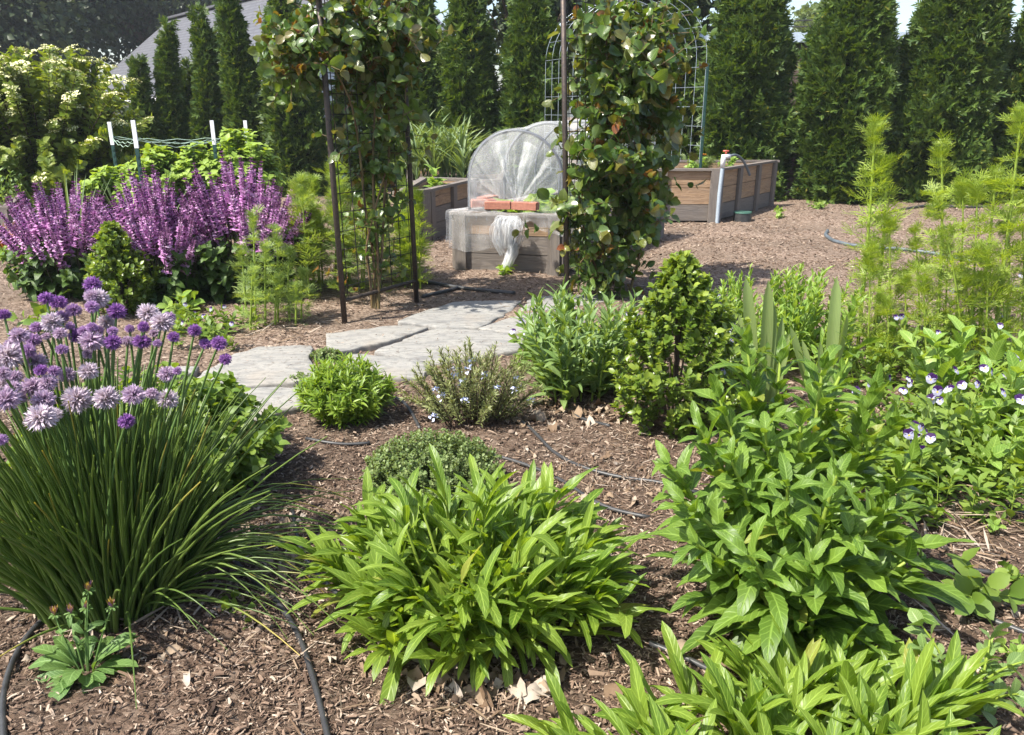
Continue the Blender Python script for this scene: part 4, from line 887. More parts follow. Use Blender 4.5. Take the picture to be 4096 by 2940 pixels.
for k in range(5):
    r = RNG(140 + k); parts = [rotz(needle(.024), 0, (0, 0, 0), .45)]
    for a in np.linspace(-1.15, 1.15, 5):
        a += r.normal(0, .1); c = (.32 + .05 * abs(a), 0, 0); ln = r.uniform(.5, .68) * (1 - .18 * abs(a))
        parts.append(rotz(needle(.032), a, c, ln, r.uniform(-.3, .3)))
        for f in (.25, .45, .65):
            for sg in (-1, 1):
                pt = (c[0] + math.cos(a) * ln * f, math.sin(a) * ln * f, 0); parts.append(rotz(needle(.058), a + sg * r.uniform(.35, .7), pt, ln * r.uniform(.32, .55), r.uniform(-.3, .3)))
    FEATHER.append(join(parts)[:3])
build_right_things()

def build_arch():
    Yf, Yb = 9.05, 10.1; a = P(2345, 600, Yf)[0]; b = P(2800, 600, Yf)[0]; z0 = .45; ztop = 2.34; c = (a + b) / 2; hw = (b - a) / 2
    t = thing('wire_arch', 'wide arch of galvanised wire mesh over the right plank bed', 'wire arch', (c, Yf, 0)); zs = ztop - hw
    if zs < z0: zs = z0 + .1
    path = [(-hw, z) for z in np.arange(z0, zs, .2)] + [(-hw * math.cos(x), zs + hw * math.sin(x)) for x in np.linspace(0, PI, 26)] + [(hw, z) for z in np.arange(zs - .1, z0 - .01, -.2)]
    path = np.array(path); mb = MB(); nW = 7; shx = -.42
    for k in range(nW):
        u = k / (nW - 1); mb.tubes(np.column_stack([path[:, 0] + shx * u, np.full(len(path), (Yb - Yf) * u), path[:, 1]])[None], .0027, 5)
    ds = np.concatenate([[0], np.cumsum(np.linalg.norm(np.diff(path, axis=0), axis=1))])
    for s in np.arange(0.05, ds[-1], .205):
        x = np.interp(s, ds, path[:, 0]); z = np.interp(s, ds, path[:, 1]); mb.tubes(np.array([[x, 0, z], [x + shx / 2, (Yb - Yf) / 2, z], [x + shx, Yb - Yf, z]])[None], .0023, 5)
    mb.build('wire_mesh', M['galv'], t)
    for (x, y) in ((hw + .025, .03), (hw + shx + .02, Yb - Yf), (hw + shx * .6 + .02, (Yb - Yf) * .6)):
        q = MB(); q.box((x, y, .9), (.016, 0, 0), (0, .006, 0), (0, 0, .75)); q.build('post', M['tgreen'], t, False)
build_arch()

# ------------------------------------------------------------------ arbor with wire panels
AF = G(1380, 1297); AB = G(1667, 1207); BF = G(2270, 1217); BB = BF + (AB - AF) * 1.05
def build_arbor():
    o = AF.copy(); t = thing('garden_arbor', 'dark rusty steel rose arbor with wire grid side panels', 'arbor', (o[0], o[1], 0)); ht = 2.15
    tops = []
    for p, lean in ((AF, (-.025, 0)), (AB, (-.03, 0)), (BF, (-.075, 0)), (BB, (-.03, 0))):
        b = p - o; b[2] = -.1; tp = b + np.array([lean[0], lean[1], ht + .1]); mb = MB(); mb.tubes(np.array([b, (b + tp) / 2, tp])[None], .0165, 10, cap=True); mb.build('pole', M['metal'], t); tops.append(tp)
    for (p, q, tp, tq) in ((AF, AB, tops[0], tops[1]), (BF, BB, tops[2], tops[3])):
        a, b = p - o, q - o; mb = MB()
        for u in np.linspace(.06, .94, 7):
            x0 = a + (b - a) * u + np.array([0, 0, .14]); x1 = tp + (tq - tp) * u; mb.tubes(np.array([x0, (x0 + x1) / 2, x1])[None], .0026, 4)
        for z in np.arange(.22, ht, .105):
            f = z / ht; l, r_ = a + (tp - a) * f, b + (tq - b) * f; l[2] = r_[2] = z; mb.tubes(np.array([l, (l + r_) / 2, r_])[None], .0026, 4)
        mb.build('wire_grid', M['wire'], t)
        br = MB(); l, r_ = a + (tp - a) * .065, b + (tq - b) * .065; l[2] = r_[2] = .14; br.tubes(np.array([l, (l + r_) / 2, r_])[None], .012, 6); br.build('cross_bar', M['metal'], t)
    for i, j in ((0, 2), (1, 3)):
        s = np.linspace(0, 1, 15)[:, None]; mb = MB(); mb.tubes((tops[i] + (tops[j] - tops[i]) * s + np.array([0, 0, .28]) * 4 * s * (1 - s))[None], .014, 8); mb.build('top_bar', M['metal'], t)
build_arbor()

ROSEL = leaves(6, 77, n=5, w=.36, peak=.45, k=1.3, bend=.5, fold=.35, wave=.15, cols=2)
def rose(label, base, blobs, canes, seed, ns, Lf, red):
    r = RNG(seed); t = thing('climbing_rose', label, 'rose', (base[0], base[1], 0)); o = np.array([base[0], base[1], 0]); L, S, Yg = MB(), MB(), MB()
    wts = np.array([b[6] for b in blobs], float); wts /= wts.sum(); k = r.choice(len(blobs), ns, p=wts); org = []
    for i in k:
        px, py, rx, ry, Y0, Y1, _ = blobs[i]; a = r.uniform(0, 6.28); q = math.sqrt(r.random()); org.append(P(px + rx * q * math.cos(a), py + ry * q * math.sin(a), r.uniform(Y0, Y1)))
    org = np.array(org) - o; d = nrm(r.normal(size=(ns, 3)) * np.array([1, .9, .8]) + np.array([0, -.2, .35])); ln = (.08 + .30 * r.random(ns) ** 2.2)[:, None]
    E = org + d * ln; C = (org + E) / 2 + np.array([0, 0, .03]) + r.normal(0, .02, (ns, 3))
    ry = r.random(ns) < red; g = ~ry
    tn = lambda tt, q: np.clip((tt - .8) * 2.2 * q.random(tt.shape), 0, .8)
    leafy(L, S, org[g], C[g], E[g], 5, 2, ROSEL, Lf, r, 62, .15, rs=(.0035, .0015), tint=tn, jit=.4)
    leafy(Yg, S, org[ry], C[ry], E[ry], 6, 2, ROSEL, Lf * .72, r, 55, .15, rs=(.003, .0012), jit=.4)
    for pts in canes:
        w_ = np.array([P(x, y, Y) for x, y, Y in pts]) - o; n = len(w_); s = np.linspace(0, n - 1, n * 6); c = np.column_stack([np.interp(s, np.arange(n), w_[:, m]) for m in range(3)])
        c[1:-1] = (c[:-2] + c[1:-1] * 2 + c[2:]) / 4; c += .008 * np.sin(s * 3)[:, None] * np.array([1, .6, 0]); S.tubes(c[None], np.linspace(.011, .004, len(c))[None], 6)
    L.build('leaves', M['rose'], t); Yg.build('young_leaves', M['rose_y'], t); S.build('canes', M['cane'], t)
    # buds at the tips of the youngest shoots
    bd = MB(); idx = np.where(ry)[0][:26]; v = leaf(4, .28, peak=.35, bend=.0, fold=-1.0); an_ = np.arange(3) * 2.1
    bd.scatter([v], np.zeros((3, 3)), np.tile([[0, 0, 1.]], (3, 1)), np.column_stack([np.cos(an_), np.sin(an_), 0 * an_]), 1.0, r); ob = bd.build('bud', M['rose_y']); bdm = ob.data; bpy.data.objects.remove(ob)
    for i in idx: child('bud', bdm, t, E[i], Vector(d[i] + np.array([0, 0, .8])).to_track_quat('Z', 'X').to_euler(), .045)
yl, yh = AF[1], AB[1]
rose('climbing rose on the left arbor panel, bushiest at its top', (AF + AB) / 2, [(1190, 250, 90, 120, yl - .1, yl + .2, 1.5), (1290, 140, 120, 100, yl - .1, yl + .3, 1.4), (1470, 150, 170, 170, yl, yh + .1, 3.6), (1560, 330, 100, 170, yl + .1, yh + .1, 1.7), (1470, 400, 90, 110, yl + .1, yh, 1.2), (1490, 640, 95, 150, yl + .15, yh, 1.5), (1500, 900, 95, 130, yl + .2, yh, .8), (1480, 1130, 50, 90, yl + .2, yh - .1, .25), (1640, 230, 45, 200, yh - .1, yh + .15, .6)],
     [[(1495, 1230, yl + .25), (1490, 1000, yl + .25), (1450, 700, yl + .2), (1400, 400, yl + .1), (1290, 150, yl)], [(1500, 1235, yl + .25), (1530, 950, yl + .3), (1560, 600, yl + .35), (1540, 300, yl + .35), (1600, 0, yl + .4)], [(1515, 1235, yl + .25), (1495, 850, yl + .25), (1500, 500, yl + .25), (1480, 100, yl + .25)], [(1490, 1232, yl + .25), (1460, 1000, yl + .2), (1560, 640, yl + .2)]], 201, 430, .055, .13)
y2, y3 = BF[1], BB[1]
rose('climbing rose on the right arbor panel, dense from top to ground', (BF + BB) / 2, [(2500, 270, 150, 170, y2, y3, 2.8), (2450, 540, 130, 190, y2 - .05, y3, 2.7), (2470, 800, 125, 190, y2 - .05, y3, 2.2), (2450, 1030, 95, 130, y2, y3, .9), (2590, 500, 75, 260, y2 + .1, y3 + .1, 1.5), (2560, 860, 60, 160, y2 + .1, y3, .6), (2340, 960, 70, 170, y2 - .1, y2 + .1, .4), (2450, 120, 140, 60, y2, y3, .9), (2600, 200, 80, 130, y2, y3, .9)],
     [[(2430, 1225, y2 + .2), (2400, 900, y2 + .15), (2380, 500, y2 + .1), (2430, 120, y2 + .15)], [(2470, 1230, y2 + .25), (2500, 850, y2 + .25), (2560, 450, y2 + .3), (2610, 60, y2 + .3)], [(2500, 1225, y2 + .25), (2560, 1000, y2 + .25), (2680, 740, y2 + .25)], [(2450, 1225, y2 + .2), (2350, 1000, y2 + .1), (2310, 700, y2)]], 202, 560, .068, .10)

# ------------------------------------------------------------------ feathery larkspur stalks
def larkspur(base, top, seed, label, group, mat='feather', L=.115, K=None, q=4, r0=.0075):
    r = RNG(seed); b = np.array([base[0], base[1], 0]); e = np.asarray(top) - b; h = e[2]; t = thing('larkspur_plant', label, 'larkspur', b, group); Lf, S = MB(), MB(); K = K or max(6, int(h / .058))
    c = e * np.array([.35, .35, .55]) + np.append(r.normal(0, .015, 2), 0)
    leafy(Lf, S, [[0, 0, -.02]], [c], [e], K, q, FEATHER, L, r, 68, .06, rs=(r0, r0 * .45), step=2.4, jit=.42, prof=lambda tt: .75 + .6 * np.sin(np.clip(tt * 1.15, 0, 1) * PI) * (1 - .4 * tt))
    m = 30; a = r.uniform(0, 6.28, m); k = r.uniform(.15, 1.1, m)
    Lf.scatter(FEATHER, np.tile(e, (m, 1)) - np.array([0, 0, 1.]) * r.uniform(0, .11, (m, 1)), np.column_stack([np.cos(a) * k, np.sin(a) * k, np.ones(m)]), np.column_stack([-np.cos(a), -np.sin(a), k]), L * r.uniform(.45, .8, m), r)
    Lf.build('leaves', M[mat], t); S.build('stem', M['greenstem'], t)
RL = [(3500, 510, 3430, 1400, 'tallest feathery larkspur stalk, leftmost of the right-hand stand'), (3545, 660, 3490, 1385, 'feathery stalk leaning on the tallest larkspur stalk'), (3765, 590, 3740, 1420, 'second tall larkspur stalk, in front of the widest arborvitae'),
      (4085, 465, 3960, 1480, 'larkspur stalk leaning to the right edge of the picture'), (3985, 700, 3905, 1450, 'larkspur stalk just left of the one leaning off the right edge')]
g1 = 'larkspur stalks on the right'; lo = 'lower feathery larkspur stalk among the tall stand on the right'
RL += [(x, y, bx, by, lo) for x, y, bx, by in [(3850, 750, 3790, 1480), (3910, 745, 3870, 1500), (3660, 930, 3680, 1420), (3740, 790, 3850, 1500), (3560, 900, 3570, 1430), (3620, 1120, 3610, 1440), (3790, 960, 3770, 1400), (4030, 880, 4010, 1430), (3950, 1000, 3940, 1520), (3480, 1000, 3470, 1460), (4080, 800, 4080, 1420), (3700, 1100, 3720, 1500), (4000, 1120, 4030, 1500), (3860, 1120, 3880, 1440), (3540, 1180, 3530, 1520)]]
for k, (tx, ty, bx, by, lab) in enumerate(RL):
    b = G(bx, by); larkspur(b, P(tx, ty, b[1] + .03), 300 + k, lab, g1, L=.125 if k < 5 else .11, r0=.010 if k < 5 else .006)
for k, (tx, ty, bx, by) in enumerate([(1010, 870, 1020, 1290), (1105, 930, 1110, 1300), (965, 1000, 985, 1280), (1060, 980, 1060, 1310), (1160, 1010, 1160, 1290), (1210, 1090, 1205, 1280), (1010, 1090, 1000, 1320), (1115, 1120, 1100, 1310), (1180, 1150, 1180, 1310)]):
    b = G(bx, by); larkspur(b, P(tx, ty, b[1]), 340 + k, 'bushy feathery larkspur stalk in front of the purple salvia', 'larkspur in front of the salvia', 'feather_d', L=.095)
r = RNG(77)
for k in range(34):
    if k < 16: tx = r.uniform(1180, 1390); ty = r.uniform(630, 900); bx = tx + r.uniform(-20, 40); by = r.uniform(1130, 1210); lab = 'tall feathery larkspur stalk between salvia and arbor'; gr = 'larkspur between salvia and arbor'
    else: tx = r.uniform(1390, 1670); ty = r.uniform(760, 1020); bx = tx + r.uniform(-20, 20); by = r.uniform(1090, 1165); lab = 'feathery larkspur stalk behind the left arbor panel'; gr = 'larkspur behind the left arbor panel'
    b = G(bx, by); larkspur(b, P(tx, ty, b[1]), 360 + k, lab, gr, 'feather_d' if k % 2 else 'feather', L=.13, q=4)

# ------------------------------------------------------------------ purple salvia
def spike_mesh(seed):
    r = RNG(seed); mb = MB(); mb.tubes(np.array([[0, 0, 0], [.004, 0, .5], [0, 0, 1.]])[None], [.010, .008, .004], 5, t=0.)
    lf = leaf(3, .30, peak=.65, k=1.0, bend=-1.2, fold=.5); tf = leaf(2, .45, bend=.4)
    for i in range(15):
        z = .04 + .9 * i / 15; q = 6; a = np.arange(q) * 2 * PI / q + i * .5 + r.normal(0, .15, q); s = (.118 - .062 * i / 15) * r.uniform(.7, 1.25, q); top = i > 11
        d = np.column_stack([np.cos(a), np.sin(a), np.full(q, .45)]); mb.scatter([lf, tf], np.column_stack([.012 * np.cos(a), .012 * np.sin(a), z + r.normal(0, .01, q)]), d, np.column_stack([-np.cos(a) * .4, -np.sin(a) * .4, np.ones(q)]), s * (.5 if top else 1), r, t=(.1 * np.ones(q) if top else np.clip(r.normal(.68, .18, q), .2, 1)))
        mb.scatter([leaf(2, .35, bend=.3)], np.column_stack([.01 * np.cos(a), .01 * np.sin(a), np.full(q, z - .01)]), d + np.array([0, 0, .5]), d * 0 + [0, 0, 1.], .06, r, t=.05)
    return mb
SPK = []
for k in range(4):
    o = spike_mesh(400 + k).build('flower_spike', M['salvia']); SPK.append(o.data); bpy.data.objects.remove(o)
SALL = leaves(5, 44, n=5, w=.30, peak=.4, bend=1.0, fold=.25, wave=.4, ser=.1, cols=2)
def salvia(px, py, Rx, Ry, h, ns, seed, label):
    r = RNG(seed); b = G(px, py); t = thing('salvia_plant', label, 'salvia', (b[0], b[1], 0), 'purple salvia plants'); S, L = MB(), MB()
    a = r.uniform(0, 6.28, ns); q = np.sqrt(r.random(ns)); tip = np.column_stack([np.cos(a) * q * Rx, np.sin(a) * q * Ry, h * (1.0 - .42 * q ** 2) * r.uniform(.84, 1.05, ns)])
    B = tip * np.array([.55, .55, 0]); C = B + (tip - B) * np.array([.3, .3, .6]); ln = r.uniform(.22, .38, ns)
    S.tubes(bez(B, C, tip, np.linspace(0, 1, 7)), np.linspace(.004, .0025, 7), 5); S.build('stems', M['purple_stem'], t)
    for i in range(ns):
        tg = nrm(tip[i] - C[i]); rot = Vector(tg).to_track_quat('Z', 'X').to_euler(); s = ln[i]; child('flower_spike', SPK[i % 4], t, tip[i] - tg * s * .75, rot, (s * .95, s * .95, s))
    m = 80; a = r.uniform(0, 6.28, m); q = np.sqrt(r.random(m)); E = np.column_stack([np.cos(a) * q * Rx * .85, np.sin(a) * q * Ry * .9, h * r.uniform(.18, .52, m)]); B = E * np.array([.5, .5, 0])
    leafy(L, None, B, (B + E) / 2 + [0, 0, .08], E, 8, 2, SALL, .115, r, 60, .1, prof=lambda tt: 1.25 - .7 * tt); L.build('leaves', M['salvia_leaf'], t)
salvia(300, 1180, .46, .36, .73, 99, 501, 'purple salvia clump at the left, leaning toward the edge of the picture')
salvia(680, 1200, .46, .38, .78, 99, 502, 'purple salvia clump in the middle, right of the small boxwood')
salvia(995, 1190, .46, .38, .89, 99, 503, 'tallest purple salvia clump, behind the feathery larkspur')

# ------------------------------------------------------------------ boxwoods
BOXL = leaves(4, 51, n=3, w=.30, peak=.55, k=.9, bend=.3, fold=.3)
def boxwood(px, py, R, h, n, label, seed, Lf=.026, lumps=.55):
    r = RNG(seed); b = G(px, py); t = thing('boxwood_shrub', label, 'boxwood', (b[0], b[1], 0), 'boxwood shrubs'); L, S = MB(), MB()
    s = r.random(n) ** .9; a = r.uniform(0, 6.28, n); pr = np.where(s < .3, .75 + .8 * s, 1 - ((s - .3) / .7) ** 1.6 * .92); rr = R * pr * np.sqrt(r.uniform(.3, 1, n)) * (1 - lumps / 2 + lumps * vnoise(a * 2.2, s * 6, seed) * 1.4)
    E = np.column_stack([np.cos(a) * rr, np.sin(a) * rr, .05 + s * h]); d = nrm(E * np.array([1, 1, 0]) + 1e-6) * .7 + np.array([0, 0, 1.]); ln = r.uniform(.06, .12, n)[:, None]; B = E - nrm(d) * ln
    leafy(L, S, B, (B + E) / 2 + r.normal(0, .008, (n, 3)), E, 8, 2, BOXL, Lf, r, 55, .15, rs=(.0018, .0008), sides=4, S=4, tint=lambda tt, q: np.clip((tt - .6) * 1.6, 0, 1) * np.clip(q.normal(.25 + 0 * tt, .25) , 0, 1) * 1.3)
    m = 26; k = r.integers(0, n, m); S.tubes(bez(np.zeros((m, 3)), B[k] * np.array([.4, .4, .5]), B[k], np.linspace(0, 1, 6)), np.linspace(.007, .002, 6), 5)
    L.build('leaves', M['boxwood'], t); S.build('branches', M['bark'], t)
boxwood(2690, 1690, .25, .62, 430, 'large upright boxwood between the grey-green penstemon and tall leafy coneflower', 61, .030)
boxwood(500, 1255, .175, .50, 330, 'small boxwood between the two purple salvia clumps', 62, .032)

# ------------------------------------------------------------------ herbs in front of the path
def mound(name, label, cat, px, py, R, h, ns, K, T, Lf, mat, smat, seed, ang=60, q=2, spread=.5, rs=(.002, .001), step=PI / 2, top=None, group=None, flat=1.0, z0=0.0, inner=0.0):
    r = RNG(seed); b = G(px, py); t = thing(name, label, cat, (b[0], b[1], 0), group); L, S = MB(), MB()
    a = r.uniform(0, 6.28, ns); u = np.sqrt(r.random(ns)); E = np.column_stack([np.cos(a) * u * R, np.sin(a) * u * R * flat, h * np.sqrt(np.clip(1.02 - .85 * u ** 2, .03, 1)) * r.uniform(.72, 1.06, ns) + z0])
    B = E * np.array([spread, spread, 0]); B[:, 2] = -.01; C = (B + E) / 2 + np.column_stack([r.normal(0, R * .05, (ns, 2)), h * .12 * np.ones(ns)])
    leafy(L, S, B, C, E, K, q, T, Lf, r, ang, .12, rs=rs, step=step, prof=top, sides=4)
    L.build('leaves', mat, t); S.build('stems', smat, t); return t, E, r
mound('oregano_plant', 'bright green oregano mound behind and beside the chives', 'oregano', 640, 1930, .42, .37, 330, 13, leaves(4, 1, n=3, w=.36, bend=.6, fold=.3), .036, M['oregano'], M['greenstem'], 601, 70, spread=.7)
mound('tarragon_plant', 'round bright green narrow-leaved herb at the path edge', 'herb', 1390, 1665, .195, .24, 170, 15, leaves(4, 2, n=3, w=.10, bend=.6, fold=.3), .042, M['tarragon'], M['greenstem'], 602, 55, spread=.5)
mound('thyme_plant', 'low grey-green thyme mound with tiny leaves behind the lance-leaved clump', 'thyme', 1735, 1945, .235, .165, 640, 15, leaves(3, 3, n=2, w=.38, bend=.4, fold=.3), .012, M['thyme'], M['purple_stem'], 603, 62, spread=.75, rs=(.0012, .0006))
mound('thyme_plant', 'tiny dark thyme tuft growing between the flagstones', 'thyme', 1305, 1440, .075, .06, 90, 9, leaves(3, 3, n=2, w=.38, bend=.4, fold=.3), .012, M['thyme'], M['purple_stem'], 604, 62, spread=.7, rs=(.0012, .0006))
mound('thyme_plant', 'tiny thyme sprigs at the edge of the big flagstone', 'thyme', 1200, 1530, .055, .04, 40, 8, leaves(3, 3, n=2, w=.38, bend=.4, fold=.3), .011, M['thyme'], M['purple_stem'], 605, 62, spread=.6, rs=(.0012, .0006))
def build_rosemary():
    t, E, r = mound('rosemary_plant', 'open grey-green rosemary with pale blue flowers beside the path', 'rosemary', 1890, 1665,   .30, .30, 105, 22, leaves(3, 4, n=2, w=.10, bend=.3, fold=.4), .026, M['rosemary'], M['bark'], 606, 48, q=3, spread=.5, rs=(.0028, .0012), step=1.1, flat=.7)
    fb = MB(); lf = leaf(2, .5, bend=.6); n = 8; fb.scatter([lf], r.normal(0, .006, (n, 3)), r.normal(size=(n, 3)) + [0, -.4, .3], r.normal(size=(n, 3)), r.uniform(.010, .016, n), r); ob = fb.build('flower', M['paleblue']); fm = ob.data; bpy.data.objects.remove(ob)
    for i in r.choice(len(E), 20, replace=False):
        p = E[i] * np.array([.9, .9, .75]) + r.normal(0, .01, 3); p[1] -= .05; child('flower', fm, t, p, (r.uniform(0, 1), 0, r.uniform(-1, 1)), r.uniform(.8, 1.2))
build_rosemary()

def stems_plant(name, label, cat, px, py, n, R, lean, h, K, T, Lf, mat, seed, ang=55, q=2, rs=(.005, .002), prof=None, group=None, smat=None, step=PI / 2, hv=.25, t0=.08, jit=.25):
    r = RNG(seed); b = G(px, py); t = thing(name, label, cat, (b[0], b[1], 0), group); L, S = MB(), MB()
    a = r.uniform(0, 6.28, n); u = np.sqrt(r.random(n)); B = np.column_stack([np.cos(a) * u * R, np.sin(a) * u * R, np.full(n, -.02)]); hh = h * (1 - hv * u ** 1.5) * r.uniform(.82, 1.06, n)
    E = np.column_stack([B[:, :2] * (1 + lean) + r.normal(0, .03, (n, 2)), hh]); C = np.column_stack([B[:, :2] * (1 + lean * .25), hh * .55])
    leafy(L, None if n <= 12 else S, B, C, E, K, q, T, Lf, r, ang, t0, rs=rs, step=step, prof=prof, sides=6, jit=jit)
    if n <= 12:
        for k in range(n):
            Sk = MB(); Sk.tubes(bez(B[k:k + 1], C[k:k + 1], E[k:k + 1], np.linspace(0, 1, 7)), np.linspace(rs[0], rs[1], 7), 6); Sk.build('stem', smat or M['greenstem'], t)
        L.build('leaves', mat, t); return t
    L.build('leaves', mat, t); S.build('stems', smat or M['greenstem'], t); return t
PEN = leaves(5, 8, n=5, w=.13, peak=.35, bend=.7, fold=.35, wave=.2, cols=2)
stems_plant('penstemon_plant', 'grey-green penstemon with narrow upright leaves left of the large boxwood', 'penstemon', 2320, 1560, 44, .20, .5, .46, 11, PEN, .115, M['grey_leaf'], 611, 42, group='penstemon plants', prof=lambda t: 1.25 - .75 * t)
stems_plant('penstemon_plant', 'light green penstemon stand between boxwood and larkspur, behind the sword leaves', 'penstemon', 3110, 1440, 60, .34, .2, .46, 12, PEN, .10, M['light_leaf'], 612, 42, group='penstemon plants', prof=lambda t: 1.25 - .8 * t)
stems_plant('penstemon_plant', 'pale broad-leaved penstemon at the right edge above the violas', 'penstemon', 3990, 1700, 18, .24, .4, .40, 8, leaves(5, 9, n=5, w=.22, peak=.4, bend=.7, fold=.3, wave=.2), .135, M['light_leaf'], 613, 52, group='penstemon plants', prof=lambda t: 1.2 - .55 * t)
stems_plant('penstemon_plant', 'pale leafy penstemon low at the right edge below the violas', 'penstemon', 4090, 1930, 14, .18, .4, .22, 7, leaves(5, 9, n=5, w=.24, peak=.4, bend=.7, fold=.3, wave=.2), .11, M['light_leaf'], 614, 55, group='penstemon plants', prof=lambda t: 1.2 - .5 * t)
stems_plant('meadow_herb', 'yellow-green low herb at the right behind the violas', 'herb', 3640, 1560, 60, .34, .3, .16, 9, leaves(3, 9, n=3, w=.25), .04, M['oregano'], 615, 60)
stems_plant('meadow_herb', 'sparse low herb at the foot of the larkspur stalks', 'herb', 3850, 1430, 60, .45, .2, .16, 8, leaves(3, 9, n=3, w=.22), .045, M['light_leaf'], 616, 60)

# sword leaves (iris / gladiolus)
def build_iris(px, py, tops, seed, label):
    r = RNG(seed); b = G(px, py); t = thing('iris_plant', label, 'iris', (b[0], b[1], 0), 'sword-leaved iris fans'); L = MB()
    for tx, ty in tops:
        e = P(tx, ty, b[1] + r.normal(0, .03)) - np.array([b[0], b[1], 0]); base = np.array([e[0] * .35, r.normal(0, .02), 0]); ln = np.linalg.norm(e - base)
        L.scatter([leaf(9, .048, peak=.55, k=.75, bend=.12, fold=.35, cols=4, twist=.1)], base[None], (e - base)[None], np.array([[r.normal(0, .3), -1, .1]]), ln, r)
    L.build('leaves', M['iris'], t)
build_iris(3060, 1640, [(2995, 1112), (3088, 1128), (3105, 1210), (3140, 1270), (3160, 1340), (2960, 1260)], 1, 'fan of ribbed sword leaves left, between boxwood and the leafy coneflower top')
build_iris(3310, 1600, [(3355, 1108), (3405, 1265), (3170, 1310), (3285, 1370), (3215, 1360), (3360, 1240)], 2, 'fan of ribbed sword leaves right, in front of the tallest larkspur')

# ------------------------------------------------------------------ violas
def viola_mesh():
    mb = MB(); r = RNG(3); pet = leaf(4, .52, peak=.62, k=.8, bend=.35, fold=.1, cols=3)
    parts = []
    for a, s, tn in ((PI / 2 + .42, .62, 1.0), (PI / 2 - .42, .62, 1.0), (PI + .12, .5, .12), (-.12, .5, .12), (-PI / 2, .55, .22)):
        parts.append(rotz(pet, a, (0, 0, .01 if tn == 1 else .03), s, 0, tn))
    e = join(parts); mb.add(e[0], e[1], e[2], e[3]); c = rotz(leaf(2, .5, bend=.2), -PI / 2, (0, .03, .05), .22, 0, .5); mb.add(c[0], c[1], c[2], c[3]); return mb
_v = viola_mesh().build('flower', M['viola']); VIO = _v.data; bpy.data.objects.remove(_v)
VL = leaves(4, 12, n=4, w=.24, peak=.5, bend=.6, fold=.2, ser=.15)
def viola(label, px, py, flowers, zf, seed, extra=26, R=.22, h=.14, Lf=.05, fs=.030):
    r = RNG(seed); b = G(px, py); t = thing('viola_plant', label, 'viola', (b[0], b[1], 0), 'violas in bloom'); L, S = MB(), MB(); E = []; o = np.array([b[0], b[1], 0])
    for fx, fy in flowers:
        e = G(fx, fy, zf * r.uniform(.8, 1.15)) - o; E.append(e); q = child('flower', VIO, t, e + (0, 0, .005), None, fs * r.uniform(.85, 1.2))
        q.rotation_euler = (r.normal(1.05, .25), r.normal(0, .25), r.normal(.0, .6) + math.atan2(0, 1))
    E = np.array(E); B = E * np.array([.75, .75, 0]) + np.column_stack([r.normal(0, .03, (len(E), 2)), np.full(len(E), -.01)]); C = (B + E) / 2 + [0, 0, .03]
    leafy(L, S, B, C, E, 7, 2, VL, Lf, r, 60, .05, .8, rs=(.0016, .001), sides=4)
    k = r.integers(0, len(E), extra); E2 = E[k] * np.array([1, 1, 0]) + np.column_stack([r.normal(0, .07, (extra, 2)), h * r.uniform(.5, 1.1, extra)]); B2 = E2 * np.array([1, 1, 0]) + np.column_stack([r.normal(0, .02, (extra, 2)), np.zeros(extra)])
    leafy(L, S, B2, (B2 + E2) / 2, E2, 7, 2, VL, Lf, r, 60, .1, rs=(.0016, .001), sides=4); L.build('leaves', M['oregano'], t); S.build('stems', M['greenstem'], t)
z6 = lambda l: [(x / 1.62 + 2696, y / 1.62 + 950) for x, y in l]
z5 = lambda l: [(x / 1.62 + 1300, y / 1.62 + 950) for x, y in l]
z4 = lambda l: [(x / 1.62, y / 1.62 + 950) for x, y in l]
viola('viola patch with purple and white blooms at the right edge', 3850, 1760, z6([(1830,870),(2010,855),(2060,880),(2140,905),(2230,820),(2220,775),(1965,960),(1865,965),(2135,1015),(2250,1060),(1665,925),(1705,1005),(1775,990)]), .33, 621, 50, fs=.029)
viola('viola patch with white-faced blooms just right of the leafy coneflower', 3620, 1760, z6([(1520,925),(1525,955),(1400,920),(1275,960),(1180,1005),(1485,1000),(1590,1040),(1670,1055),(1720,1065)]), .27, 622, 40, fs=.029)
viola('low viola cluster with crowded blooms at the right side of the leafy coneflower', 3690, 1960, z6([(1560,1230),(1600,1240),(1660,1310),(1520,1285),(1570,1310),(1615,1280),(1605,1385),(1545,1345)]), .22, 623, 50, fs=.029)
viola('violas blooming behind the large boxwood', 2860, 1430, z6([(150,365),(185,380),(195,415),(265,370),(295,385),(255,455),(305,440),(350,440),(325,505),(380,505),(265,510),(260,545),(200,545),(425,540),(385,580),(375,625),(290,595),(350,605),(295,670),(380,670),(325,815),(320,875),(415,420)]), .22, 624, 60)
viola('scattered violas among the larkspur stems at the right edge', 3980, 1500, z6([(2110,580),(1715,625),(2225,330),(2250,250),(2050,430),(2125,510),(1800,350),(1870,400),(1440,525),(1475,520)]), .30, 625, 20, fs=.028)
viola('violas poking up behind the grey-green penstemon', 2330, 1330, z5([(1275,545),(1465,510),(1510,475),(1545,515),(1600,460),(1640,530),(1215,615),(1300,635),(1960,500),(2020,515),(1830,505)]), .22, 626, 24)
viola('small sparse violas beside the path, left of the larkspur', 790, 1330, z4([(1260,500),(1365,470),(1455,455),(1180,560),(1500,565),(1320,515),(1200,440),(1145,425)]), .13, 627, 18, h=.10, fs=.026)

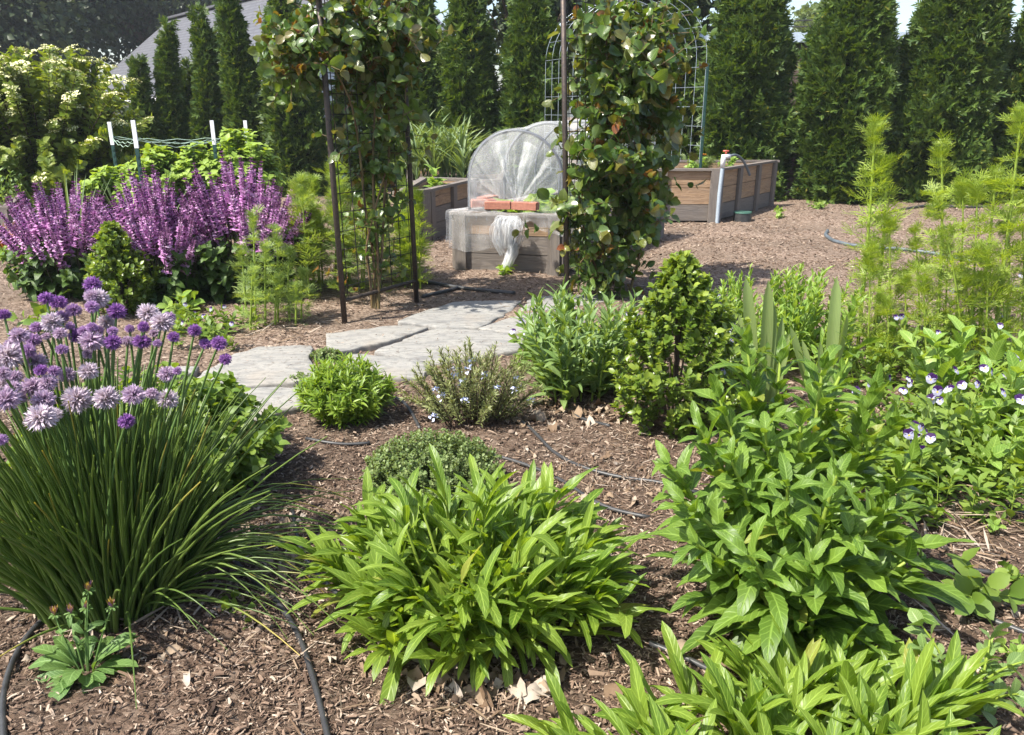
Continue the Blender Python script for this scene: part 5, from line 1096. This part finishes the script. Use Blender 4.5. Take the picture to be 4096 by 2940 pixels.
# ------------------------------------------------------------------ foreground: lance-leaved clumps and leafy coneflower
LAN = leaves(8, 14, n=9, w=.064, peak=.46, k=1.05, bend=.65, fold=.5, wave=.35, cols=4, stalk=.16) + leaves(3, 15, n=10, w=.066, peak=.5, k=1.1, bend=1.4, fold=.3, wave=.6, cols=4, stalk=.12)
def lance_clump(label, c, R, n, seed, h0, h1, lmin, lmax, flat=.75, up=1.0):
    r = RNG(seed); t = thing('lance_leaved_perennial', label, 'perennial plant', (c[0], c[1], 0), 'lance-leaved perennial clumps'); L = MB(); S = MB()
    ns = n // 9; a = r.uniform(0, 6.28, ns); u = np.sqrt(r.random(ns)); B = np.column_stack([np.cos(a) * u * R, np.sin(a) * u * R * flat, np.zeros(ns)]); E = B * np.array([1.35, 1.35, 0]) + np.column_stack([r.normal(0, .03, (ns, 2)), r.uniform(h0, h1, ns) * (1 - .5 * u ** 2)])
    out = np.column_stack([np.cos(a) * u, np.sin(a) * u, np.zeros(ns)])
    S.tubes(bez(B, (B + E) / 2 + [0, 0, .03], E, np.linspace(0, 1, 5)), np.linspace(.005, .003, 5), 6)
    for k in range(9):
        f = r.uniform(.1, 1, ns)[:, None]; pos = B * (1 - f) + E * f; az = r.uniform(0, 6.28, ns) ; rad = np.column_stack([np.cos(az), np.sin(az), np.zeros(ns)]); el = r.uniform(.35, 1.7, ns)[:, None] * up
        d = rad * .62 + out * .95 + np.array([0, 0, 1.]) * el * (.35 + .8 * f); nn = -rad - out + np.array([0, 0, 1.2]) + r.normal(0, .3, (ns, 3))
        L.scatter(LAN, pos, d, nn, r.uniform(lmin, lmax, ns) * (1.05 - .25 * f[:, 0] * r.random(ns)), r, wid=r.uniform(.85, 1.35, ns))
    L.build('leaves', M['lance'], t); S.build('stems', M['greenstem'], t)
lance_clump('large clump of long lance-shaped leaves in the centre foreground', G(1900, 2450), .25, 1150, 701, .10, .32, .10, .20, .75, 1.9)
lance_clump('clump of long upright lance-shaped leaves cut by the bottom edge at right', G(3130, 3110), .33, 520, 702, .02, .07, .12, .195, .5, 2.6)

BRD = leaves(8, 16, n=12, w=.162, peak=.34, k=1.2, bend=.95, fold=.32, wave=.42, ser=.13, cols=4, stalk=.1)
def coneflower():
    r = RNG(710); b = G(3160, 2430); t = thing('leafy_coneflower', 'tall leafy coneflower not yet in bloom at the right, above the lance-leaved clump', 'perennial plant', (b[0], b[1], 0)); L, S = MB(), MB(); o = np.array([b[0], b[1], 0])
    tops = [(2990, 1395, .25), (3120, 1450, .3), (3290, 1480, .1), (3400, 1420, .3), (3500, 1560, .2), (2880, 1600, .1), (2800, 1720, 0), (3580, 1680, .15), (3640, 1850, .05), (3350, 1900, -.25), (2680, 1860, -.05), (2740, 2010, -.15), (2790, 2180, -.22), (3000, 2230, -.28), (3200, 1700, .0), (3060, 1720, -.05), (3450, 1750, .05), (3540, 2050, -.15), (3150, 1950, -.2), (2930, 1850, -.1), (3700, 2030, .05), (3620, 2250, -.15), (3250, 2250, -.3), (3400, 2150, -.25), (3330, 1600, .25), (3010, 1600, .2), (3700, 2250, -.05)]
    B, C, E = [], [], []
    for tx, ty, dy in tops:
        e = P(tx, ty, b[1] + dy * .9) - o; s = np.array([e[0] * .38, dy * .7, -.02]) + np.append(r.normal(0, .02, 2), 0); B.append(s); E.append(e); C.append(np.array([s[0] * .75 + e[0] * .25, s[1], e[2] * .6]))
    B, C, E = map(np.array, (B, C, E)); hh = E[:, 2]
    for i in range(len(B)):
        K = int(np.clip(hh[i] / .026, 7, 26)); leafy(L, S, B[i:i + 1], C[i:i + 1], E[i:i + 1], K, 2, BRD, .155, r, 52, .05, rs=(.0085, .0035), step=1.75, jit=.3, prof=lambda tt: (1.12 - .62 * tt ** 1.4), sides=8)
    m = 46; a = r.uniform(0, 6.28, m); q = r.uniform(.10, .27, m); pos = np.column_stack([np.cos(a) * q, np.sin(a) * q * .8, r.uniform(.06, .22, m)]); rad = np.column_stack([np.cos(a), np.sin(a), 0 * a])
    L.scatter(BRD, pos, rad + np.array([0, 0, .55]), np.array([[0, 0, 1.]]) - rad * .2, r.uniform(.12, .19, m), r)
    L.build('leaves', M['broad'], t); S.build('stems', M['greenstem'], t)
coneflower()

# small aster in the lower left
def build_aster():
    r = RNG(720); b = G(345, 2690); t = thing('aster_plant', 'small aster with fading purple and yellow flowers in the lower left', 'aster', (b[0], b[1], 0)); L, S = MB(), MB(); n = 54
    a = r.uniform(0, 6.28, n); e = r.uniform(.15, 1.5, n); T = leaves(5, 18, n=7, w=.15, peak=.68, k=1.2, bend=1.0, fold=.3, stalk=.15, cols=4)
    L.scatter(T, np.column_stack([np.cos(a) * .02, np.sin(a) * .02, 0 * a + .005]), np.column_stack([np.cos(a) * e, np.sin(a) * e, np.ones(n) * .7]), np.column_stack([-np.cos(a), -np.sin(a), e]), r.uniform(.055, .125, n), r)
    o = np.array([b[0], b[1], 0])
    for (fx, fy) in [(220, 2462), (285, 2455), (345, 2435), (355, 2365), (447, 2430)]:
        e_ = P(fx, fy, b[1] + .02) - o; B = np.array([[e_[0] * .2, 0, 0]]); S.tubes(bez(B, np.array([[e_[0] * .6, 0, e_[2] * .55]]), e_[None], np.linspace(0, 1, 7)), np.linspace(.0024, .0018, 7), 5)
        L.scatter(T, np.array([[e_[0] * .6, 0, e_[2] * .5], [e_[0] * .85, 0, e_[2] * .8], [e_[0] * .75, 0, e_[2] * .65]]), r.normal(0, .5, (3, 3)) + [0, 0, 1.], r.normal(size=(3, 3)), r.uniform(.03, .05, 3), r)
        f = MB(); q = 34; a = r.uniform(0, 6.28, q); k = r.uniform(.1, .75, q); f.scatter([leaf(2, .12, bend=-.3)], np.tile(e_, (q, 1)), np.column_stack([np.cos(a) * k, np.sin(a) * k, np.ones(q)]), np.column_stack([-np.cos(a), -np.sin(a), k]), r.uniform(.016, .027, q), r, t=np.clip(k + r.normal(0, .2, q) + .1, 0, 1))
        f.build('flower_head', M['asterf'], t)
        L.scatter(T, np.tile(e_, (9, 1)), np.column_stack([np.cos(np.arange(9) * .7), np.sin(np.arange(9) * .7), np.full(9, .5)]), np.tile([[0, 0, 1.]], (9, 1)), .016, r)
    L.build('leaves', M['aster'], t); S.build('stems', M['aster'], t)
build_aster()

# little weeds and seedlings
RND = leaves(4, 19, n=4, w=.34, peak=.5, bend=.7, fold=.2)
stems_plant('weed_seedling', 'round-leaved grey-green weed on the bare soil at lower right', 'weed', 3850, 2800, 6, .04, 1.6, .16, 6, RND, .042, M['grey_leaf'], 731, 55, rs=(.004, .002), group='weeds on the open soil')
for k, (px, py, s, lab) in enumerate([(3370, 2670, .05, 'tiny reddish-stemmed seedling left of two on the soil under the coneflower'), (3600, 2700, .05, 'tiny seedling at the sandy spot between lance leaves and round-leaved weed'), (3870, 2390, .06, 'small lobed weed in the shade beside the black drip lines'), (3950, 2120, .03, 'leafy weed between the drip lines at the right edge'), (4060, 2330, .028, 'weed at the right edge above the lower drip line'), (4085, 2640, .025, 'weed at the right edge low down'),
                                      (165, 1310, .07, 'yellow-green rosette of round leaves behind the chives'), (730, 1255, .08, 'green leafy weed under the salvia by the path'), (850, 1350, .05, 'tiny weed on the mulch beside the path'), (20, 1040, .07, 'pale green leafy weed at the left edge below the red grass'), (1010, 2440, .03, 'tiny weed beside the long drip line in the foreground'), (3120, 868, .06, 'low weed on the mulch beside the valve box'), (3270, 835, .07, 'low weed on the far mulch before the arborvitae'), (2010, 1110, .06, 'small weed at the foot of the netting tunnel bed')]):
    stems_plant('weed_seedling', lab, 'weed', px, py, 5, s * .4, 2.5, s * 1.4, 4, RND, s, M['light_leaf'] if k % 2 else M['oregano'], 740 + k, 60, rs=(.002, .001), group='weeds on the open soil')
def red_grass():
    r = RNG(760); b = G(25, 1030); t = thing('ornamental_grass', 'reddish grass tuft at the left edge before the plank bed', 'grass tuft', (b[0], b[1], 0)); L = MB(); n = 160; a = r.uniform(0, 6.28, n); e = r.uniform(.05, .5, n)
    L.scatter(leaves(4, 22, n=5, w=.014, bend=.7), np.column_stack([np.cos(a) * .05, np.sin(a) * .05, 0 * a]), np.column_stack([np.cos(a) * e, np.sin(a) * e, np.ones(n)]), np.column_stack([-np.cos(a), -np.sin(a), e]), r.uniform(.2, .34, n), r); L.build('blades', M['redgrass'], t)
red_grass()
stems_plant('bed_bush', 'bushy grey-green plant in the left edge plank bed', 'plant', 20, 930, 40, .25, .3, .62, 10, leaves(3, 9, n=3, w=.25), .06, M['grey_leaf'], 761, 55, group=None)
stems_plant('bed_seedling', 'leafy seedling at the end of the half-hidden plank bed', 'seedling', 1745, 940, 6, .03, 2., .60, 5, RND, .09, M['light_leaf'], 762, 55, t0=.75, group=None)
def spring_onions():
    r = RNG(763)
    for (px, py, lab) in ((290, 1060, 'thin onion-like leaves behind the left salvia'), (590, 1060, 'thin onion-like leaves under the front raspberry post')):
        b = G(px, py); t = thing('onion_plant', lab, 'onion', (b[0], b[1], 0), 'onion-like plants behind the salvia'); L = MB(); n = 26; a = r.uniform(0, 6.28, n); e = r.uniform(.05, .35, n)
        L.scatter(leaves(4, 22, n=6, w=.010, bend=.35), np.column_stack([np.cos(a) * .1, np.sin(a) * .1, 0 * a]), np.column_stack([np.cos(a) * e, np.sin(a) * e, np.ones(n)]), np.column_stack([-np.cos(a), -np.sin(a), e]), r.uniform(.55, .82, n), r); L.build('leaves', M['garlic'], t)
spring_onions()

# ------------------------------------------------------------------ chives
def head_mesh(seed, n=260):
    r = RNG(seed); mb = MB(); i = np.arange(n) + .5; ph = np.arccos(1 - 1.86 * i / n); th = PI * (1 + 5 ** .5) * i
    d = np.column_stack([np.cos(th) * np.sin(ph), np.sin(th) * np.sin(ph), np.cos(ph)]) + r.normal(0, .12, (n, 3)); d = nrm(d); s = r.uniform(.72, 1.06, n)
    pet = [leaf(3, .085, peak=.62, k=.9, bend=b, fold=.5) for b in (-.5, .3, .6)]
    for p in pet: p  # templates
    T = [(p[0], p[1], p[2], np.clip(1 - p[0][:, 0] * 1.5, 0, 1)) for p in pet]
    mb.scatter(T, d * .12, d, r.normal(size=(n, 3)), s * .9, r)
    k = 90; j = r.integers(0, n, k); mb.scatter(T, d[j] * .45, d[j] + r.normal(0, .45, (k, 3)), r.normal(size=(k, 3)), .5, r)
    return mb
HEADS = [(600,305,115,0),(635,395,145,3),(590,380,90,2),(595,450,90,1),(755,480,125,0),(300,395,95,0),(375,420,110,0),(475,470,100,1),(25,500,85,0),(335,550,130,3),(400,515,90,1),(235,580,80,1),(690,550,110,3),(595,580,75,1),(960,490,145,3),(1050,550,150,3),(1095,520,90,1),(840,590,65,1),(930,580,80,0),(730,605,70,1),(495,635,100,0),(545,605,80,1),(390,620,90,2),(125,635,120,2),(215,665,95,1),(595,670,160,2),(730,680,120,0),(920,675,120,0),(830,670,85,2),(400,725,80,1),(570,755,75,2),(50,770,190,3),(110,725,100,2),(185,735,90,1),(240,810,130,2),(265,860,85,0),(435,890,105,2),(350,865,75,1),(575,865,125,3),(1085,885,130,2),(1150,865,60,1),(1262,602,90,0),(1125,645,80,0),(1332,690,90,0),(1420,685,112,0),(1460,790,90,0),(865,1020,150,2),(985,1010,90,2),(1085,1045,145,3),(690,1040,165,3),(500,1050,185,3),(280,1055,140,2),(310,940,115,2),(210,965,140,2),(100,900,90,2),(25,950,110,3),(85,975,105,2),(45,1050,155,2),(125,1040,90,2),(265,1165,190,3),(345,1150,110,3),(820,1190,110,0),(10,1310,75,1),(20,880,90,2),(1020,685,60,1),(1000,620,75,2),(455,575,60,1),(640,600,70,1),(300,640,60,2),(60,690,70,2)]
def build_chives():
    r = RNG(800); b = G(450, 2390); t = thing('chive_plant', 'big chive clump covered with round purple and pale lilac flower heads', 'chives', (b[0], b[1], 0)); o = np.array([b[0], b[1], 0])
    meshes = []
    for c in range(4):
        row = []
        for k in range(2):
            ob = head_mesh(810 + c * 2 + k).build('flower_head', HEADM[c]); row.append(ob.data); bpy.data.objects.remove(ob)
        meshes.append(row)
    for k, (zx, zy, dm, c) in enumerate(HEADS):
        px, py = zx / 1.62, zy / 1.62 + 950; f = (py - 1140) / 650; Y = b[1] + .22 - .46 * f + r.normal(0, .04); e = P(px, py, Y) - o; dist = np.linalg.norm(P(px, py, Y) - [0, 0, H])
        a = r.uniform(0, 6.28); q = .16 * math.sqrt(r.random()); B = np.array([np.clip(e[0] * .35, -.17, .17) + math.cos(a) * q * .4, e[1] * .25 + math.sin(a) * q * .6, 0]); C = B * .7 + e * np.array([.3, .3, 0]) + np.array([r.normal(0, .02), r.normal(0, .02), e[2] * .6])
        S = MB(); S.tubes(bez(B[None], C[None], e[None], np.linspace(0, 1, 10)), np.linspace(.0042, .0028, 10), 6); st = S.build('flower_stalk', M['stalk'], t)
        tg = nrm(e - C); rad = dm / 1.62 / FPX * dist / 2 * 1.02
        h = child('flower_head', meshes[c][k % 2], st, e, Vector(tg + np.array([0, 0, .6])).to_track_quat('Z', 'X').to_euler(), (rad * r.uniform(.94, 1.04), rad * r.uniform(.94, 1.04), rad * r.uniform(.78, 1.0)))
        h.rotation_euler.rotate_axis('Z', r.uniform(0, 6))
    L = MB(); n = 700; a = r.uniform(0, 6.28, n); q = np.sqrt(r.random(n)); B = np.column_stack([np.cos(a) * q * .17, np.sin(a) * q * .15, np.full(n, -.01)])
    ln = r.uniform(.34, .66, n) * (1 - .15 * q); lean = (.14 + .58 * q ** 1.5) * r.uniform(.5, 1.2, n); out = np.column_stack([np.cos(a), np.sin(a), 0 * a]) + np.column_stack([r.normal(0, .35, (n, 2)), 0 * a])
    E = B + out * (ln * lean * .75)[:, None] + np.array([0, 0, 1.]) * (ln * np.sqrt(np.clip(1 - (lean * .7) ** 2, .1, 1)))[:, None]; C = B + (E - B) * np.array([.28, .28, .62]); 
    L.tubes(bez(B, C, E, np.linspace(0, 1, 9)), np.linspace(.0056, .0014, 9)[None] * r.uniform(.75, 1.25, n)[:, None], 5, t=np.clip(np.linspace(-1.2, .55, 9)[None] * (r.random(n) < .05)[:, None], 0, 1))
    # arched, fallen leaves round the rim
    n = 84; a = np.concatenate([r.normal(.05, .40, 62), r.normal(3.3, .5, 16), r.uniform(0, 6.28, 6)]); B = np.column_stack([np.cos(a) * .14, np.sin(a) * .13, 0 * a]); ln = r.uniform(.26, .56, n); out = np.column_stack([np.cos(a), np.sin(a), 0 * a])
    E = B + out * (ln * .95)[:, None] + np.column_stack([r.normal(0, .05, (n, 2)), r.uniform(.0, .16, n)]); C = B + out * (ln * .35)[:, None] + np.array([0, 0, 1.]) * (ln * r.uniform(.25, .75, n))[:, None]
    L.tubes(bez(B, C, E, np.linspace(0, 1, 12)), np.linspace(.0046, .0009, 12)[None] * r.uniform(.75, 1.2, n)[:, None], 5, t=np.clip(np.linspace(-1.6, .9, 12)[None] * (r.random(n) < .25)[:, None], 0, 1)); L.build('leaves', M['chive'], t)
build_chives()

# ------------------------------------------------------------------ hoses and drip lines
def line(pts, rad, mat, name, label, cat, group, lift=.6):
    w_ = np.array([G(x, y) for x, y in pts]); n = len(w_); ds = np.concatenate([[0], np.cumsum(np.linalg.norm(np.diff(w_, axis=0), axis=1))]); m = max(12, int(ds[-1] / .03)); s = np.linspace(0, ds[-1], m)
    c = np.column_stack([np.interp(s, ds, w_[:, k]) for k in range(2)])
    for _ in range(6): c[1:-1] = (c[:-2] + 2 * c[1:-1] + c[2:]) / 4
    z = gz(c[:, 0], c[:, 1]); z = np.convolve(np.pad(z, 3, mode='edge'), np.ones(7) / 7, 'valid') + rad * lift + .004; mb = MB(); mb.tubes(np.column_stack([c, z])[None], rad, 9, cap=True); tag(mb.build(name, mat), label, cat, group)
gd = 'black drip irrigation lines'
for pts, lab in [([(30, 3050), (22, 2900), (22, 2790), (50, 2650), (100, 2550), (190, 2470), (300, 2400)], 'curved black drip line in the lower left corner by the aster'), ([(840, 2080), (890, 2160), (960, 2280), (1040, 2370), (1120, 2440), (1200, 2570), (1250, 2720), (1290, 2860), (1330, 3040)], 'long black drip line between chives and central lance-leaved clump'),
                 ([(1170, 2040), (1185, 2150), (1220, 2270), (1330, 2380), (1420, 2450)], 'short black drip line running under the central lance-leaved clump'), ([(1225, 1755), (1300, 1772), (1380, 1776), (1480, 1770)], 'short black drip line left of the thyme mound'),
                 ([(1560, 1590), (1620, 1610), (1650, 1660), (1680, 1720)], 'black drip line between bright herb and rosemary'), ([(2080, 1680), (2130, 1720), (2200, 1785), (2300, 1850), (2450, 1885), (2620, 1915), (2800, 1960)], 'black drip line curving across the bare mulch right of the thyme'),
                 ([(2280, 1650), (2360, 1680), (2440, 1710)], 'short black drip line in front of the penstemon'), ([(1950, 1810), (2080, 1845), (2230, 1900), (2420, 2010), (2600, 2055)], 'black drip line from thyme mound toward the leafy coneflower'), ([(3700, 1990), (3840, 2030), (3960, 2045), (4200, 2065)], 'upper black drip line at the right edge'),
                 ([(3640, 2240), (3800, 2275), (3950, 2300), (4200, 2335)], 'middle black drip line at the right edge'), ([(3600, 2350), (3750, 2410), (3950, 2490), (4200, 2590)], 'lower black drip line in the coneflower shade at the right edge'), ([(2600, 2560), (2750, 2620), (2900, 2700)], 'black drip line behind the bottom lance-leaved clump')]:
    line(pts, .007, M['hose'], 'drip_line', lab, 'drip line', gd)
line([(1600, 1115), (1670, 1130), (1760, 1143), (1850, 1157), (1960, 1172), (2060, 1180)], .014, M['hose'], 'water_pipe', 'black water pipe lying behind the left arbor panel', 'pipe', 'black pipes by the arbor')
line([(1690, 1192), (1770, 1172), (1845, 1152)], .013, M['hose'], 'water_pipe', 'short black pipe joining the longer one behind the arbor', 'pipe', 'black pipes by the arbor')
line([(3310, 925), (3300, 945), (3330, 967), (3400, 985), (3500, 995), (3640, 1005), (3760, 1020), (3890, 1045)], .017, M['ghose'], 'garden_hose', 'grey garden hose with hooked end on the mulch behind the larkspur', 'hose', 'hoses on the mulch')
line([(3560, 850), (3600, 838), (3700, 830), (3800, 833), (3960, 828)], .017, M['hose'], 'garden_hose', 'black hose lying along the far mulch before the arborvitae', 'hose', 'hoses on the mulch')

# ------------------------------------------------------------------ haze box added to lift distant darks, standing in for lens glare
def build_haze():
    m, n, out = newmat('glare_haze'); v = N(n, 'ShaderNodeVolumePrincipled'); v.inputs['Color'].default_value = (.86, .93, 1, 1); v.inputs['Density'].default_value = .0011; v.inputs['Anisotropy'].default_value = .2
    n.links.new(v.outputs[0], out.inputs['Volume']); mb = MB(); mb.box((0, 40, 11.5), (100, 0, 0), (0, 80, 0), (0, 0, 12.5)); tag(mb.build('haze', m, None, False), 'added faint haze volume that lifts the dark distance like lens glare', 'haze', kind='stuff')
build_haze()
